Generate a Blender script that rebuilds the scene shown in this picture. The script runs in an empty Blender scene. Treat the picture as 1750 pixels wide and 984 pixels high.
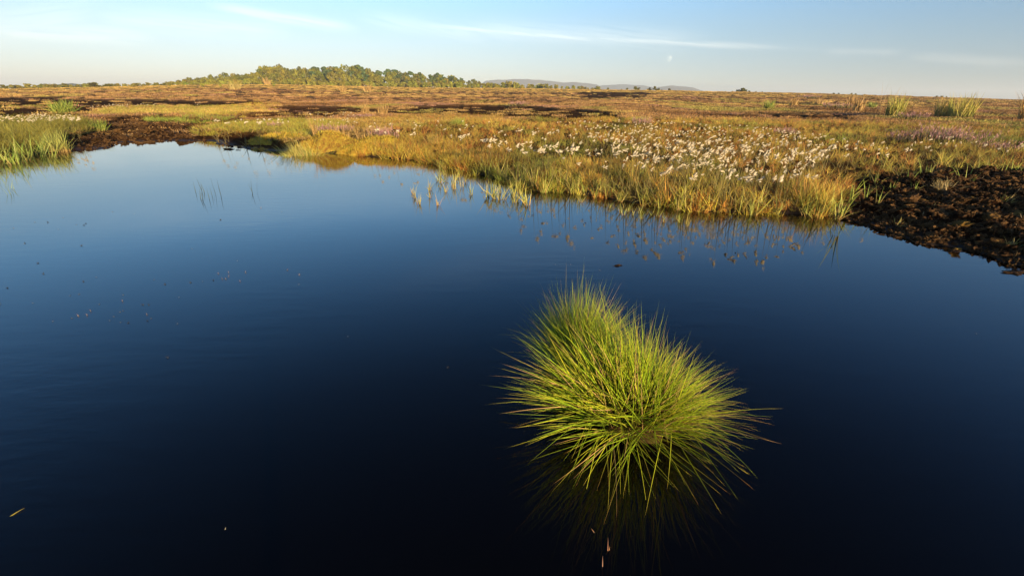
import bpy, math, random
import numpy as np
from mathutils import Matrix, Vector
R_ = math.radians
rng = np.random.default_rng(7)
random.seed(7)
SC = bpy.context.scene
COL = SC.collection

# ------------------------------------------------------------------ camera
H = 1.2; F = 800.0; PITCH = 22.26; ROLL = 0.56
cam_d = bpy.data.cameras.new("camera"); cam = bpy.data.objects.new("camera", cam_d); COL.objects.link(cam)
cam_d.sensor_width = 36.0; cam_d.lens = F / 1750 * 36.0; cam_d.clip_start = 0.05; cam_d.clip_end = 60000
CR = Matrix.Rotation(R_(90 - PITCH), 4, 'X') @ Matrix.Rotation(R_(ROLL), 4, 'Z')
cam.matrix_world = Matrix.Translation((0, 0, H)) @ CR
SC.camera = cam
CRN = np.array(CR.to_3x3())

# ------------------------------------------------------------------ light
SUN_EL = 6.5; SUN_AZ = 153.0          # degrees clockwise from +Y (the view direction): behind the camera, to the right
SUN_STRENGTH = 5.0; SKY_STRENGTH = 0.094; EXPOSURE = 1.10
sv = Vector((math.sin(R_(SUN_AZ)) * math.cos(R_(SUN_EL)), math.cos(R_(SUN_AZ)) * math.cos(R_(SUN_EL)), math.sin(R_(SUN_EL))))
sd = bpy.data.lights.new("sun", 'SUN'); sun = bpy.data.objects.new("sun", sd); COL.objects.link(sun)
sd.energy = SUN_STRENGTH; sd.angle = R_(0.5); sd.color = (1.0, 0.80, 0.50)
sun.rotation_euler = sv.to_track_quat('Z', 'Y').to_euler()
sun.location = (20, -40, 12)
SC.view_settings.view_transform = 'Standard'; SC.view_settings.look = 'None'
SC.view_settings.gamma = 1.0; SC.view_settings.exposure = EXPOSURE
SC.cycles.max_bounces = 6; SC.cycles.diffuse_bounces = 2; SC.cycles.glossy_bounces = 3
SC.cycles.transparent_max_bounces = 8; SC.cycles.volume_bounces = 0
SC.cycles.use_denoising = True
SC.cycles.sample_clamp_indirect = 5.0

# ------------------------------------------------------------------ projection helpers
def ray(px, py):
    d = CRN @ np.array([(px - 875.0) / F, (492.0 - py) / F, -1.0])
    return d
def unproj(px, py, z=0.0):
    d = ray(px, py); t = (z - H) / d[2]
    return np.array([d[0] * t, d[1] * t, z])
def azel(px, py):
    d = ray(px, py); return math.atan2(d[0], d[1]), math.atan2(d[2], math.hypot(d[0], d[1]))
def proj(x, y, z):
    P = np.stack([x, y, z - H], -1) @ CRN
    w = np.where(P[..., 2] < -1e-3, -P[..., 2], 1e9)
    ok = P[..., 2] < -1e-3
    return np.where(ok, 875 + F * P[..., 0] / w, -9e4), np.where(ok, 492 - F * P[..., 1] / w, 9e4)

# ------------------------------------------------------------------ world (sky, thin cirrus)
world = bpy.data.worlds.new("World"); SC.world = world; world.use_nodes = True
def NT(tree):
    class T: pass
    t = T(); t.n = tree.nodes; t.l = tree.links
    def node(typ, **kw):
        n = t.n.new(typ)
        for k, v in kw.items(): setattr(n, k, v)
        return n
    def put(sock, v):
        if isinstance(v, bpy.types.NodeSocket): t.l.new(v, sock)
        else: sock.default_value = v
    def m(op, a, b=0.0, c=0.0, clamp=False):
        n = node('ShaderNodeMath', operation=op, use_clamp=clamp); put(n.inputs[0], a); put(n.inputs[1], b); put(n.inputs[2], c)
        return n.outputs[0]
    def ss(v, a, b):
        n = node('ShaderNodeMapRange', interpolation_type='SMOOTHSTEP'); put(n.inputs[0], v); put(n.inputs[1], a); put(n.inputs[2], b)
        return n.outputs[0]
    def mix(fac, a, b, mode='MIX'):
        n = node('ShaderNodeMix', data_type='RGBA', blend_type=mode); put(n.inputs[0], fac); put(n.inputs[6], a); put(n.inputs[7], b)
        return n.outputs[2]
    def noise(vec, scale, detail=4.0, rough=0.55):
        n = node('ShaderNodeTexNoise'); put(n.inputs['Vector'], vec); put(n.inputs['Scale'], scale)
        put(n.inputs['Detail'], detail); put(n.inputs['Roughness'], rough); return n.outputs[0]
    def xyz(a, b, c):
        n = node('ShaderNodeCombineXYZ'); put(n.inputs[0], a); put(n.inputs[1], b); put(n.inputs[2], c); return n.outputs[0]
    t.node, t.put, t.m, t.ss, t.mix, t.noise, t.xyz = node, put, m, ss, mix, noise, xyz
    return t
wt = world.node_tree; wt.nodes.clear(); w = NT(wt)
geo = w.node('ShaderNodeTexCoord')
sky = w.node('ShaderNodeTexSky', sky_type='NISHITA', sun_disc=False)
sky.sun_elevation = R_(SUN_EL); sky.sun_rotation = R_(SUN_AZ)
sky.altitude = 0; sky.air_density = 0.6; sky.dust_density = 0.3; sky.ozone_density = 1.0
sep = w.node('ShaderNodeSeparateXYZ'); w.l.new(geo.outputs['Generated'], sep.inputs[0])
vx, vy, vz = sep.outputs
az = w.m('ARCTAN2', vx, vy); el = w.m('ARCSINE', vz)
def streak(p0, p1, wd, amt, seed, wob=0.006):
    a0, e0 = azel(*p0); a1, e1 = azel(*p1)
    t = w.m('DIVIDE', w.m('SUBTRACT', az, a0), a1 - a0)
    ec = w.m('MULTIPLY_ADD', t, e1 - e0, e0)
    nz = w.noise(w.xyz(w.m('MULTIPLY', az, 5.0), seed, 0.0), 1.0, 3.0)
    d = w.m('SUBTRACT', el, w.m('MULTIPLY_ADD', w.m('SUBTRACT', nz, 0.5), wob * 2, ec))
    fib = w.noise(w.xyz(w.m('MULTIPLY', az, 9.0), w.m('MULTIPLY', w.m('ADD', d, w.m('MULTIPLY', az, 0.06)), 150.0), seed), 1.0, 5.0, 0.6)
    dd = w.m('DIVIDE', d, wd)
    body = w.m('EXPONENT', w.m('MULTIPLY', w.m('MULTIPLY', dd, dd), -1.0))
    ends = w.m('MULTIPLY', w.ss(t, -0.02, 0.25), w.ss(t, 1.02, 0.7))
    return w.m('MULTIPLY', w.m('MULTIPLY', w.m('MULTIPLY', body, ends), w.ss(fib, 0.22, 0.60)), amt)
cl = None
for a in [((640, 34), (1440, 84), 0.0045, 0.78, 3.1, .003), ((760, 44), (1240, 70), 0.016, 0.42, 5.7, .004), ((340, 8), (625, 50), 0.0080, 0.58, 9.2, .004),
          ((-60, 52), (280, 62), 0.011, 0.38, 12.4, .004), ((130, 28), (520, 52), 0.015, 0.30, 15.0, .006), ((600, 28), (860, 64), 0.013, 0.34, 18.0, .006),
          ((1400, 88), (1560, 92), 0.005, 0.32, 21.0, .004), ((1540, 96), (1800, 112), 0.006, 0.34, 24.0, .004), ((-300, 90), (200, 10), 0.02, 0.3, 27.0, .01),
          ((-200, -160), (900, -60), 0.03, 0.35, 30.0, .02), ((500, -330), (1700, -120), 0.04, 0.25, 33.0, .02)]:
    s = streak(*a); cl = s if cl is None else w.m('MAXIMUM', cl, s)
low = w.m('MAXIMUM', streak((980, 142), (1400, 156), 0.0055, 0.75, 41.0, .002), streak((1500, 158), (1900, 182), 0.004, 0.4, 44.0, .002))
rp = w.node('ShaderNodeValToRGB'); w.l.new(w.m('DIVIDE', el, R_(60.0)), rp.inputs[0])
grade = [(0, (.74, .66, .80)), (1.5, (.84, .74, .82)), (5, (1.06, .92, .84)), (9.5, (1.16, 1.27, 1.26)), (13.5, (1.06, 1.64, 1.86)), (23, (0.70, 1.46, 2.0)), (33, (.36, .80, 1.18)), (50, (.22, .36, .50))]
for k, (e, c) in enumerate(grade):
    q = rp.color_ramp.elements[k] if k < 2 else rp.color_ramp.elements.new(min(1, e / 60.0))
    q.position = e / 60.0; q.color = tuple(v / 2 for v in c) + (1,)
rp.color_ramp.interpolation = 'B_SPLINE'
skc = w.mix(1.0, w.mix(1.0, sky.outputs[0], rp.outputs[0], 'MULTIPLY'), (2, 2, 2, 1), 'MULTIPLY')
dt = w.node('ShaderNodeVectorMath', operation='DOT_PRODUCT'); w.l.new(geo.outputs['Generated'], dt.inputs[0]); dt.inputs[1].default_value = sv
s2 = w.m('SUBTRACT', 1.0, w.m('MULTIPLY', dt.outputs['Value'], dt.outputs['Value']))      # polarised band at right angles to the sun
skc = w.mix(1.0, skc, w.xyz(w.m('MULTIPLY_ADD', s2, -.42, 1.05), w.m('MULTIPLY_ADD', s2, -.28, 1.03), w.m('MULTIPLY_ADD', s2, -.14, 1.01)), 'MULTIPLY')
bright = w.mix(1.0, skc, (1.25, 1.08, 0.98, 1), 'MULTIPLY')
bright = w.mix(1.0, bright, (1.6, 1.4, 1.2, 1), 'ADD')
c1 = w.mix(cl, skc, bright)
dark = w.mix(1.0, skc, (0.66, 0.76, 0.86, 1), 'MULTIPLY')
c2 = w.mix(low, c1, dark)
bg = w.node('ShaderNodeBackground'); w.put(bg.inputs[0], c2); bg.inputs[1].default_value = SKY_STRENGTH
wo = w.node('ShaderNodeOutputWorld'); w.l.new(bg.outputs[0], wo.inputs[0])

# ------------------------------------------------------------------ numeric noise
_tab = np.random.default_rng(3).random((256, 256))
def vn(x, y):
    xi = np.floor(x).astype(int); yi = np.floor(y).astype(int); fx = x - xi; fy = y - yi
    fx = fx * fx * (3 - 2 * fx); fy = fy * fy * (3 - 2 * fy)
    a = _tab[xi & 255, yi & 255]; b = _tab[(xi + 1) & 255, yi & 255]; c = _tab[xi & 255, (yi + 1) & 255]; d = _tab[(xi + 1) & 255, (yi + 1) & 255]
    return (a * (1 - fx) + b * fx) * (1 - fy) + (c * (1 - fx) + d * fx) * fy
def fbm(x, y, o=4, g=0.5):
    x = np.asarray(x, float); y = np.asarray(y, float)
    s = 0; a = 1; t = 0
    for k in range(o):
        s = s + a * (vn(x + 17.3 * k, y - 9.1 * k) - 0.5); t += a; a *= g; x = x * 2.03; y = y * 2.03
    return s / t * 2
def sstep(v, a, b):
    t = np.clip((v - a) / (b - a), 0, 1); return t * t * (3 - 2 * t)
def inpoly(px, py, poly):
    poly = np.asarray(poly, float); ins = np.zeros(px.shape, bool)
    x0, y0 = poly[-1]
    for x1, y1 in poly:
        c = ((y0 > py) != (y1 > py)) & (px < (x1 - x0) * (py - y0) / (y1 - y0 + 1e-12) + x0)
        ins ^= c; x0, y0 = x1, y1
    return ins

# ------------------------------------------------------------------ shoreline (pixels of the photograph laid on the water plane)
SHORE_PX = [(-260, 292), (-90, 284), (0, 272), (40, 266), (66, 262), (100, 261), (126, 257), (150, 256), (171, 256), (190, 249), (206, 243), (246, 243.5), (286, 241), (330, 242),
            (369, 241.5), (376, 247), (390, 251), (415, 254), (440, 257), (470, 259), (505, 261), (540, 262), (575, 263), (594, 263), (622, 268), (650, 270), (680, 271.5), (714, 274),
            (740, 281), (780, 290), (843, 303), (880, 318), (929, 329), (977, 328), (1043, 340), (1129, 353), (1200, 361), (1250, 363), (1310, 366),
            (1366, 367), (1435, 374), (1480, 385), (1520, 401), (1578, 417), (1615, 421), (1655, 429), (1690, 441), (1713, 449), (1750, 457), (1800, 470)]
SH = [unproj(a, b)[:2] for a, b in SHORE_PX]
WATER = np.array(SH + [(4.6, 2.0), (4.2, 0.9), (2.6, 0.25), (1.0, -0.05), (-1.0, 0.02), (-4.0, -0.3), (-8, 0.2), (-12, 2.5), (-14, 5.5)])
def shore_d(x, y):
    """signed distance to the water's edge, positive on land"""
    x = np.asarray(x, float); y = np.asarray(y, float)
    wx = x + 0.10 * fbm(x * 2.1, y * 2.1, 3) ; wy = y + 0.10 * fbm(x * 2.1 + 40, y * 2.1 + 9, 3)
    best = np.full(x.shape, 1e9); n = len(WATER)
    for i in range(n):
        a = WATER[i]; b = WATER[(i + 1) % n]; e = b - a; L = e @ e
        t = np.clip(((wx - a[0]) * e[0] + (wy - a[1]) * e[1]) / L, 0, 1)
        dx = wx - a[0] - t * e[0]; dy = wy - a[1] - t * e[1]
        best = np.minimum(best, dx * dx + dy * dy)
    d = np.sqrt(best); ins = inpoly(wx, wy, WATER)
    return np.where(ins, -d, d)
# zones of bare peat, in pixels of the ground they lie on
PEAT = {
 'left_far': [(-400, 176), (-50, 172), (60, 171), (150, 174), (280, 176), (420, 177), (470, 181), (430, 184), (300, 184), (250, 184), (190, 185), (145, 190), (150, 203), (110, 212), (60, 213), (-60, 214), (-400, 218)],
 'left_mud': [(120, 216), (160, 206), (200, 201), (250, 199), (310, 203), (360, 206), (430, 207), (500, 206), (520, 211), (430, 214), (370, 219), (330, 226), (365, 230), (420, 231), (476, 234), (494, 248), (490, 263), (400, 275), (60, 280), (62, 258), (66, 240), (110, 234)],
 'mid_band': [(690, 186), (760, 183), (900, 184), (1010, 190), (1075, 196), (1060, 206), (940, 207), (850, 204), (760, 199), (700, 194)],
 'mid_left': [(480, 184), (560, 184), (700, 189), (760, 198), (640, 198), (520, 205), (430, 204), (380, 199), (450, 194)],
 'right_band': [(1190, 197), (1320, 196), (1480, 200), (1480, 207), (1330, 204), (1220, 203)],
 'right_bank': [(1428, 380), (1440, 345), (1470, 322), (1520, 312), (1600, 305), (1700, 303), (1850, 306), (2300, 330), (2600, 900), (1800, 560), (1500, 420)],
 'thin_a': [(560, 158), (800, 161), (1000, 163), (1010, 165), (800, 164), (560, 160.5)],
 'thin_b': [(980, 172), (1100, 173), (1110, 176), (990, 176)],
 'thin_c': [(1300, 168), (1500, 172), (1500, 174), (1320, 171)],
 'thin_d': [(-100, 160), (200, 159), (330, 158), (330, 160), (200, 161), (-100, 162)],
}
def warp(x, y):
    r = np.hypot(x, y); s = 0.045 * r
    k = 2.2 / np.maximum(np.sqrt(r), 1.0)
    k2 = k * 5; s2 = 0.018 * r
    return x + s * fbm(x * k, y * k, 3) + s2 * fbm(x * k2, y * k2, 2), y + 1.6 * s * fbm(x * k + 31, y * k + 57, 3) + 2 * s2 * fbm(x * k2 + 11, y * k2 + 7, 2)
def zone_px(x, y):
    wx, wy = warp(x, y); return proj(wx, wy, np.full(np.shape(wx), 0.12))
def peat_mask(x, y, names=None):
    px, py = zone_px(x, y); m = np.zeros(px.shape, bool)
    for k, p in PEAT.items():
        if names is None or k in names: m |= inpoly(px, py, p)
    return m
# far rise: pixel height of the ground's skyline
_hx = [-300, 0, 130, 300, 420, 500, 600, 700, 850, 1100, 1350, 1550, 1750, 2050]
_hy = [157, 153, 151, 147, 146, 146.5, 149, 151, 152, 155.5, 160, 165.5, 172, 178]
_ra = [azel(a, b)[0] for a, b in zip(_hx, _hy)]; _rt = [math.tan(azel(a, b)[1]) for a, b in zip(_hx, _hy)]
RR = 250.0
def ridge(azm): return H + RR * np.interp(azm, _ra, _rt)
BUMPS = []
def ground_z(x, y, d=None, fine=True):
    x = np.asarray(x, float); y = np.asarray(y, float)
    if d is None: d = shore_d(x, y)
    r = np.hypot(x, y); azm = np.arctan2(x, y)
    z = 0.14 * (1 - np.exp(-np.maximum(d, 0) / 0.35)) + 0.05 * sstep(d, 0.3, 3)
    px, py = zone_px(x, y)
    rb = inpoly(px, py, PEAT['right_bank']) & (d > 0)
    mud = inpoly(px, py, PEAT['left_mud']) & (d > 0)
    z = np.where(mud, 0.06 * sstep(d, 0, 1.2) + 0.010 + 0.03 * fbm(x * 2, y * 2), z)
    z = np.where(rb, 0.012 + 0.05 * sstep(d, 0.0, 0.5) + 0.14 * sstep(d, 0.3, 2.0), z)
    pm = peat_mask(x, y, ['left_far', 'mid_band', 'mid_left', 'right_band']) & (d > 0.5)
    z = z - 0.14 * pm
    z = z + np.where(d > 0, 0.05 * fbm(x * 0.35, y * 0.35, 3) * sstep(d, 0.5, 4) + 0.22 * fbm(x * 0.06, y * 0.06, 3) * sstep(r, 20, 60), 0)
    if fine:
        am = np.where(rb, 0.095, np.where(mud, 0.035, 0.03)) * sstep(d, 0.03, 0.5)
        rr = np.abs(fbm(x * 4.2, y * 4.2, 4, 0.6))
        z = z + np.where(rb, .07 * fbm(x * 1.6, y * 1.6, 3) * sstep(d, .2, .8), 0)
        z = z + am * (fbm(x * 7, y * 7, 4, 0.6) + 0.8 * (0.35 - rr)) * (r < 40)
    z = np.where(d < 0, np.maximum(-0.6, d * 0.5), z)
    zr = ridge(azm)
    z = z + np.where(azm > -3.2, sstep(r, 40, RR) * np.maximum(zr - 0.19, -0.2) * (1 - sstep(r, 420, 1200)), 0) * (y > 0)
    return z
def fringe(x, y):
    z = ground_z(x, y, np.full(np.shape(x), 9.0), False); a, q = proj(x, y, z); r = np.hypot(x, y)
    return (1 - sstep(q - np.interp(a, _hx, _hy), 3.0, 6.5)) * (r > 40) * (1 - sstep(a, 1100, 1500) * .7)
def gz(x, y): return float(ground_z(np.array([x]), np.array([y]), fine=False)[0])

# ------------------------------------------------------------------ mesh + tag helpers
def mk_mesh(name, V, faces, cols=None, mat=None, smooth=False):
    me = bpy.data.meshes.new(name); V = np.asarray(V, np.float32)
    me.vertices.add(len(V)); me.vertices.foreach_set('co', V.ravel())
    faces = [np.asarray(f, np.int32) for f in faces if len(f)]
    li = np.concatenate([f.ravel() for f in faces]); cnt = np.concatenate([np.full(len(f), f.shape[1]) for f in faces])
    me.loops.add(len(li)); me.loops.foreach_set('vertex_index', li)
    me.polygons.add(len(cnt)); st = np.concatenate([[0], np.cumsum(cnt)[:-1]]).astype(np.int32)
    me.polygons.foreach_set('loop_start', st)
    me.update(calc_edges=True)
    if smooth: me.polygons.foreach_set('use_smooth', np.ones(len(cnt), bool))
    if cols is not None:
        a = me.color_attributes.new('col', 'FLOAT_COLOR', 'POINT')
        c = np.ones((len(V), 4), np.float32); c[:, :3] = cols; a.data.foreach_set('color', c.ravel())
    if mat: me.materials.append(mat)
    me.validate(clean_customdata=False); me.update()
    return me
def tag(o, label=None, cat=None, group=None, kind=None):
    if label: o['label'] = label
    if cat: o['category'] = cat
    if group: o['group'] = group
    if kind: o['kind'] = kind
    return o
def link(name, me, parent=None, M=None):
    o = bpy.data.objects.new(name, me); COL.objects.link(o)
    if parent: o.parent = parent
    if M is not None: o.matrix_local = M
    return o
def empty(name, loc, rz=0, s=1.0):
    o = bpy.data.objects.new(name, None); COL.objects.link(o); o.location = loc; o.rotation_euler = (0, 0, rz); o.scale = (s, s, s); o.empty_display_size = .1
    return o
def copy_thing(src, **kw):
    c = src.copy(); COL.objects.link(c)
    for ch in kids[src.name]:
        d = ch.copy(); COL.objects.link(d); d.parent = c; kids.setdefault(c.name, []).append(d)
        for g in kids.get(ch.name, []):
            e = g.copy(); COL.objects.link(e); e.parent = d
    return c
kids = {}

# ------------------------------------------------------------------ materials
def mat(name):
    m = bpy.data.materials.new(name); m.use_nodes = True; m.node_tree.nodes.clear(); return m, NT(m.node_tree)
def finish(t, sh, disp=None):
    o = t.node('ShaderNodeOutputMaterial'); t.l.new(sh, o.inputs[0])
def attr(t, nm, typ='GEOMETRY'):
    a = t.node('ShaderNodeAttribute', attribute_name=nm, attribute_type=typ); return a.outputs['Color']
def veg(name, instanced, transl=0.15, rough=0.55, spec=0.25):
    m, t = mat(name)
    c = attr(t, 'col')
    if instanced: tint = attr(t, 'tint', 'INSTANCER')
    else: tint = t.node('ShaderNodeObjectInfo').outputs['Color']
    c = t.mix(1.0, c, tint, 'MULTIPLY')
    g = t.node('ShaderNodeNewGeometry')
    nz = t.noise(g.outputs['Position'], 35.0, 2.0)
    c = t.mix(t.m('MULTIPLY', t.ss(nz, 0.35, 0.7), 0.35), c, t.mix(1.0, c, (1.45, 1.25, 0.8, 1), 'MULTIPLY'))
    p = t.node('ShaderNodeBsdfPrincipled'); t.put(p.inputs['Base Color'], c); p.inputs['Roughness'].default_value = rough
    p.inputs['Specular IOR Level'].default_value = spec
    if transl:
        tr = t.node('ShaderNodeBsdfTranslucent'); t.put(tr.inputs[0], c)
        mx = t.node('ShaderNodeMixShader'); mx.inputs[0].default_value = transl
        t.l.new(p.outputs[0], mx.inputs[1]); t.l.new(tr.outputs[0], mx.inputs[2]); finish(t, mx.outputs[0])
    else: finish(t, p.outputs[0])
    return m
M_VEGI = veg('vegetation_scattered', True); M_VEG = veg('vegetation', False)
M_LEAFT = veg('tree_foliage', False, 0.15, 0.7, 0.1)
M_COT = veg('cotton_fluff', False, 0.45, 0.9, 0.0); M_COTI = veg('cotton_fluff_scattered', True, 0.45, 0.9, 0.0)
def m_ground():
    m, t = mat('bog_ground'); c = attr(t, 'col'); g = t.node('ShaderNodeNewGeometry'); P = g.outputs['Position']
    n1 = t.noise(P, 9.0, 6.0, 0.65); n2 = t.noise(P, 60.0, 4.0, 0.6); n3 = t.noise(P, 0.6, 4.0, 0.6)
    c = t.mix(t.ss(n1, 0.35, 0.7), t.mix(1.0, c, (0.62, 0.60, 0.60, 1), 'MULTIPLY'), t.mix(1.0, c, (1.3, 1.28, 1.2, 1), 'MULTIPLY'))
    c = t.mix(t.m('MULTIPLY', t.ss(n3, 0.4, 0.7), 0.5), c, t.mix(1.0, c, (1.25, 1.0, 0.85, 1), 'MULTIPLY'))
    p = t.node('ShaderNodeBsdfPrincipled'); t.put(p.inputs['Base Color'], c)
    wet = t.node('ShaderNodeAttribute', attribute_name='wet').outputs['Fac']
    t.put(p.inputs['Roughness'], t.m('MULTIPLY_ADD', wet, -0.35, 0.9)); t.put(p.inputs['Specular IOR Level'], t.m('MULTIPLY', wet, 0.25))
    b = t.node('ShaderNodeBump'); b.inputs['Strength'].default_value = 0.9; b.inputs['Distance'].default_value = 0.03
    t.put(b.inputs['Height'], t.m('ADD', n1, t.m('MULTIPLY', n2, 0.5))); t.l.new(b.outputs[0], p.inputs['Normal'])
    finish(t, p.outputs[0]); return m
M_GROUND = m_ground()
def m_lump(name, ca, cb, cc, sc=14.0, dist=0.02, st=1.0):
    m, t = mat(name); tc = t.node('ShaderNodeTexCoord'); P = t.node('ShaderNodeNewGeometry').outputs['Position']
    n1 = t.noise(P, sc, 6.0, 0.65); n2 = t.noise(P, sc * 6, 4.0, 0.65)
    rnd = t.node('ShaderNodeObjectInfo').outputs['Random']
    c = t.mix(t.ss(n1, 0.35, 0.65), ca, cb); c = t.mix(t.m('MULTIPLY', t.ss(t.m('ADD', n2, t.m('MULTIPLY', rnd, 0.2)), 0.55, 0.75), 0.8), c, cc)
    p = t.node('ShaderNodeBsdfPrincipled'); t.put(p.inputs['Base Color'], c); p.inputs['Roughness'].default_value = 0.9; p.inputs['Specular IOR Level'].default_value = 0.08
    b = t.node('ShaderNodeBump'); b.inputs['Strength'].default_value = st; b.inputs['Distance'].default_value = dist
    t.put(b.inputs['Height'], t.m('ADD', n1, t.m('MULTIPLY', n2, 0.6))); t.l.new(b.outputs[0], p.inputs['Normal'])
    finish(t, p.outputs[0]); return m
M_PEAT = m_lump('peat', (0.024, 0.012, 0.006, 1), (0.072, 0.035, 0.014, 1), (0.17, 0.088, 0.032, 1))
M_MOSS = m_lump('moss', (0.34, 0.20, 0.028, 1), (0.46, 0.35, 0.04, 1), (0.58, 0.32, 0.05, 1), 11.0, 0.04)
M_MOSSB = m_lump('brown_moss', (0.20, 0.09, 0.022, 1), (0.36, 0.25, 0.035, 1), (0.50, 0.26, 0.045, 1), 12.0, 0.04)
def m_simple(name, col, rough=0.7, spec=0.3):
    m, t = mat(name); p = t.node('ShaderNodeBsdfPrincipled')
    P = t.node('ShaderNodeNewGeometry').outputs['Position']; n = t.noise(P, 40.0, 3.0)
    c = t.mix(n, tuple(v * 0.6 for v in col) + (1,), tuple(min(1, v * 1.4) for v in col) + (1,))
    t.put(p.inputs['Base Color'], c); p.inputs['Roughness'].default_value = rough; p.inputs['Specular IOR Level'].default_value = spec
    finish(t, p.outputs[0]); return m
M_CLODM = m_lump('mossy_peat', (0.035, 0.018, 0.009, 1), (0.12, 0.060, 0.020, 1), (0.30, 0.17, 0.035, 1), 22.0, 0.02)
M_BARK = m_simple('bark', (0.20, 0.11, 0.07)); M_PBARK = m_simple('pale_bark', (0.42, 0.36, 0.28))

# water: black peat water, smooth with faint ripples
m, t = mat('peat_water'); P = t.node('ShaderNodeNewGeometry').outputs['Position']
mp = t.node('ShaderNodeMapping'); t.l.new(P, mp.inputs[0]); mp.inputs['Rotation'].default_value = (0, 0, R_(-14)); mp.inputs['Scale'].default_value = (0.45, 1.6, 1)
n1 = t.noise(mp.outputs[0], 7.0, 3.0, 0.5)
mp2 = t.node('ShaderNodeMapping'); t.l.new(P, mp2.inputs[0]); mp2.inputs['Rotation'].default_value = (0, 0, R_(10)); mp2.inputs['Scale'].default_value = (0.6, 1.5, 1)
n2 = t.noise(mp2.outputs[0], 24.0, 2.0, 0.5)
patch = t.ss(t.noise(P, 0.45, 2.0), 0.35, 0.7)
b = t.node('ShaderNodeBump'); b.inputs['Strength'].default_value = 1.0; b.inputs['Distance'].default_value = 0.0013
t.put(b.inputs['Height'], t.m('MULTIPLY', t.m('ADD', n1, t.m('MULTIPLY', n2, 0.35)), t.m('MULTIPLY_ADD', patch, 0.9, 0.15)))
p = t.node('ShaderNodeBsdfPrincipled'); p.inputs['Base Color'].default_value = (0.0016, 0.0012, 0.0012, 1); p.inputs['Roughness'].default_value = 0.015
p.inputs['IOR'].default_value = 1.333; t.l.new(b.outputs[0], p.inputs['Normal']); finish(t, p.outputs[0]); M_WATER = m

# ------------------------------------------------------------------ ground sheet
def colour_ground(x, y, d):
    px, py = zone_px(x, y); r = np.hypot(x, y)
    n = fbm(x * 0.5, y * 0.5, 4)[:, None]; n2 = fbm(x * 0.04 + 5, y * 0.04, 4)[:, None]
    c = np.array([0.11, 0.062, 0.024]) * (1 + 0.5 * n)
    far = sstep(r, 14, 30)[:, None]
    heath = np.array([0.24, 0.13, 0.055]) * (1 + 0.35 * n + 0.3 * n2)
    c = c * (1 - far) + heath * far
    straw = fringe(x, y)[:, None] * (1 - sstep(r, 500, 900))[:, None]
    c = c * (1 - straw) + np.array([0.50, 0.32, 0.10]) * (1 + 0.3 * n2) * straw
    pm = peat_mask(x, y)[:, None]
    pk = np.array([0.085, 0.040, 0.018]) * (1 + 0.5 * n)
    rk = inpoly(px, py, PEAT['right_bank'])[:, None]
    pk = np.where(rk, np.array([0.032, 0.015, 0.008]) * (1 + 0.4 * n), pk)
    red = inpoly(px, py, PEAT['mid_left'])[:, None]
    pk = np.where(red, np.array([0.14, 0.062, 0.026]), pk)
    c = np.where(pm, pk, c)
    edge = (1 - sstep(d, 0.0, 0.22))[:, None]
    c = c * (1 - edge) + np.array([0.022, 0.014, 0.010]) * edge
    return np.clip(c, 0, 1)
rs = [0.15]
while rs[-1] < 4500:
    r = rs[-1]; rs.append(r + (0.05 if r < 2.5 else max(0.03, 0.0068 * r) if r < 14 else 0.014 * r if r < 60 else 0.03 * r))
rs = np.array(rs)
fa = np.linspace(R_(-58), R_(58), 520); ba = np.linspace(R_(58), R_(302), 60)[1:-1]
an = np.concatenate([fa, ba]); NR, NA = len(rs), len(an)
gx = (rs[:, None] * np.sin(an)[None]).ravel(); gy = (rs[:, None] * np.cos(an)[None]).ravel()
gd = shore_d(gx, gy); gzz = ground_z(gx, gy, gd)
idx = np.arange(NR * NA).reshape(NR, NA); nx = np.roll(idx, -1, 1)
q = np.stack([idx[:-1], idx[1:], nx[1:], nx[:-1]], -1).reshape(-1, 4)
V = np.concatenate([np.stack([gx, gy, gzz], -1), [[0, 0, gzz[0]]]])
tri = np.stack([np.full(NA, NR * NA), idx[0], nx[0]], -1)
keep = ~((gzz[q] < -0.28).all(1) & (np.hypot(gx[q], gy[q]) > 3).all(1))
cg = colour_ground(gx, gy, gd); cg = np.concatenate([cg, cg[:1]])
me = mk_mesh('ground', V, [q[keep], tri], cg, M_GROUND, True)
wa = me.attributes.new('wet', 'FLOAT', 'POINT'); wv = np.concatenate([1 - sstep(gd, 0.0, 0.35), [0]]).astype(np.float32); wa.data.foreach_set('value', wv)
tag(link('ground', me), 'brown boggy moorland with bare dark peat round the pool', kind='structure')
# water sheet
me = mk_mesh('water', [(-30, -6, 0), (12, -6, 0), (14, 22, 0), (-30, 22, 0)], [[(0, 1, 2, 3)]], None, M_WATER)
tag(link('water', me), 'still dark bog pool mirroring the blue sky', kind='structure')

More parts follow.
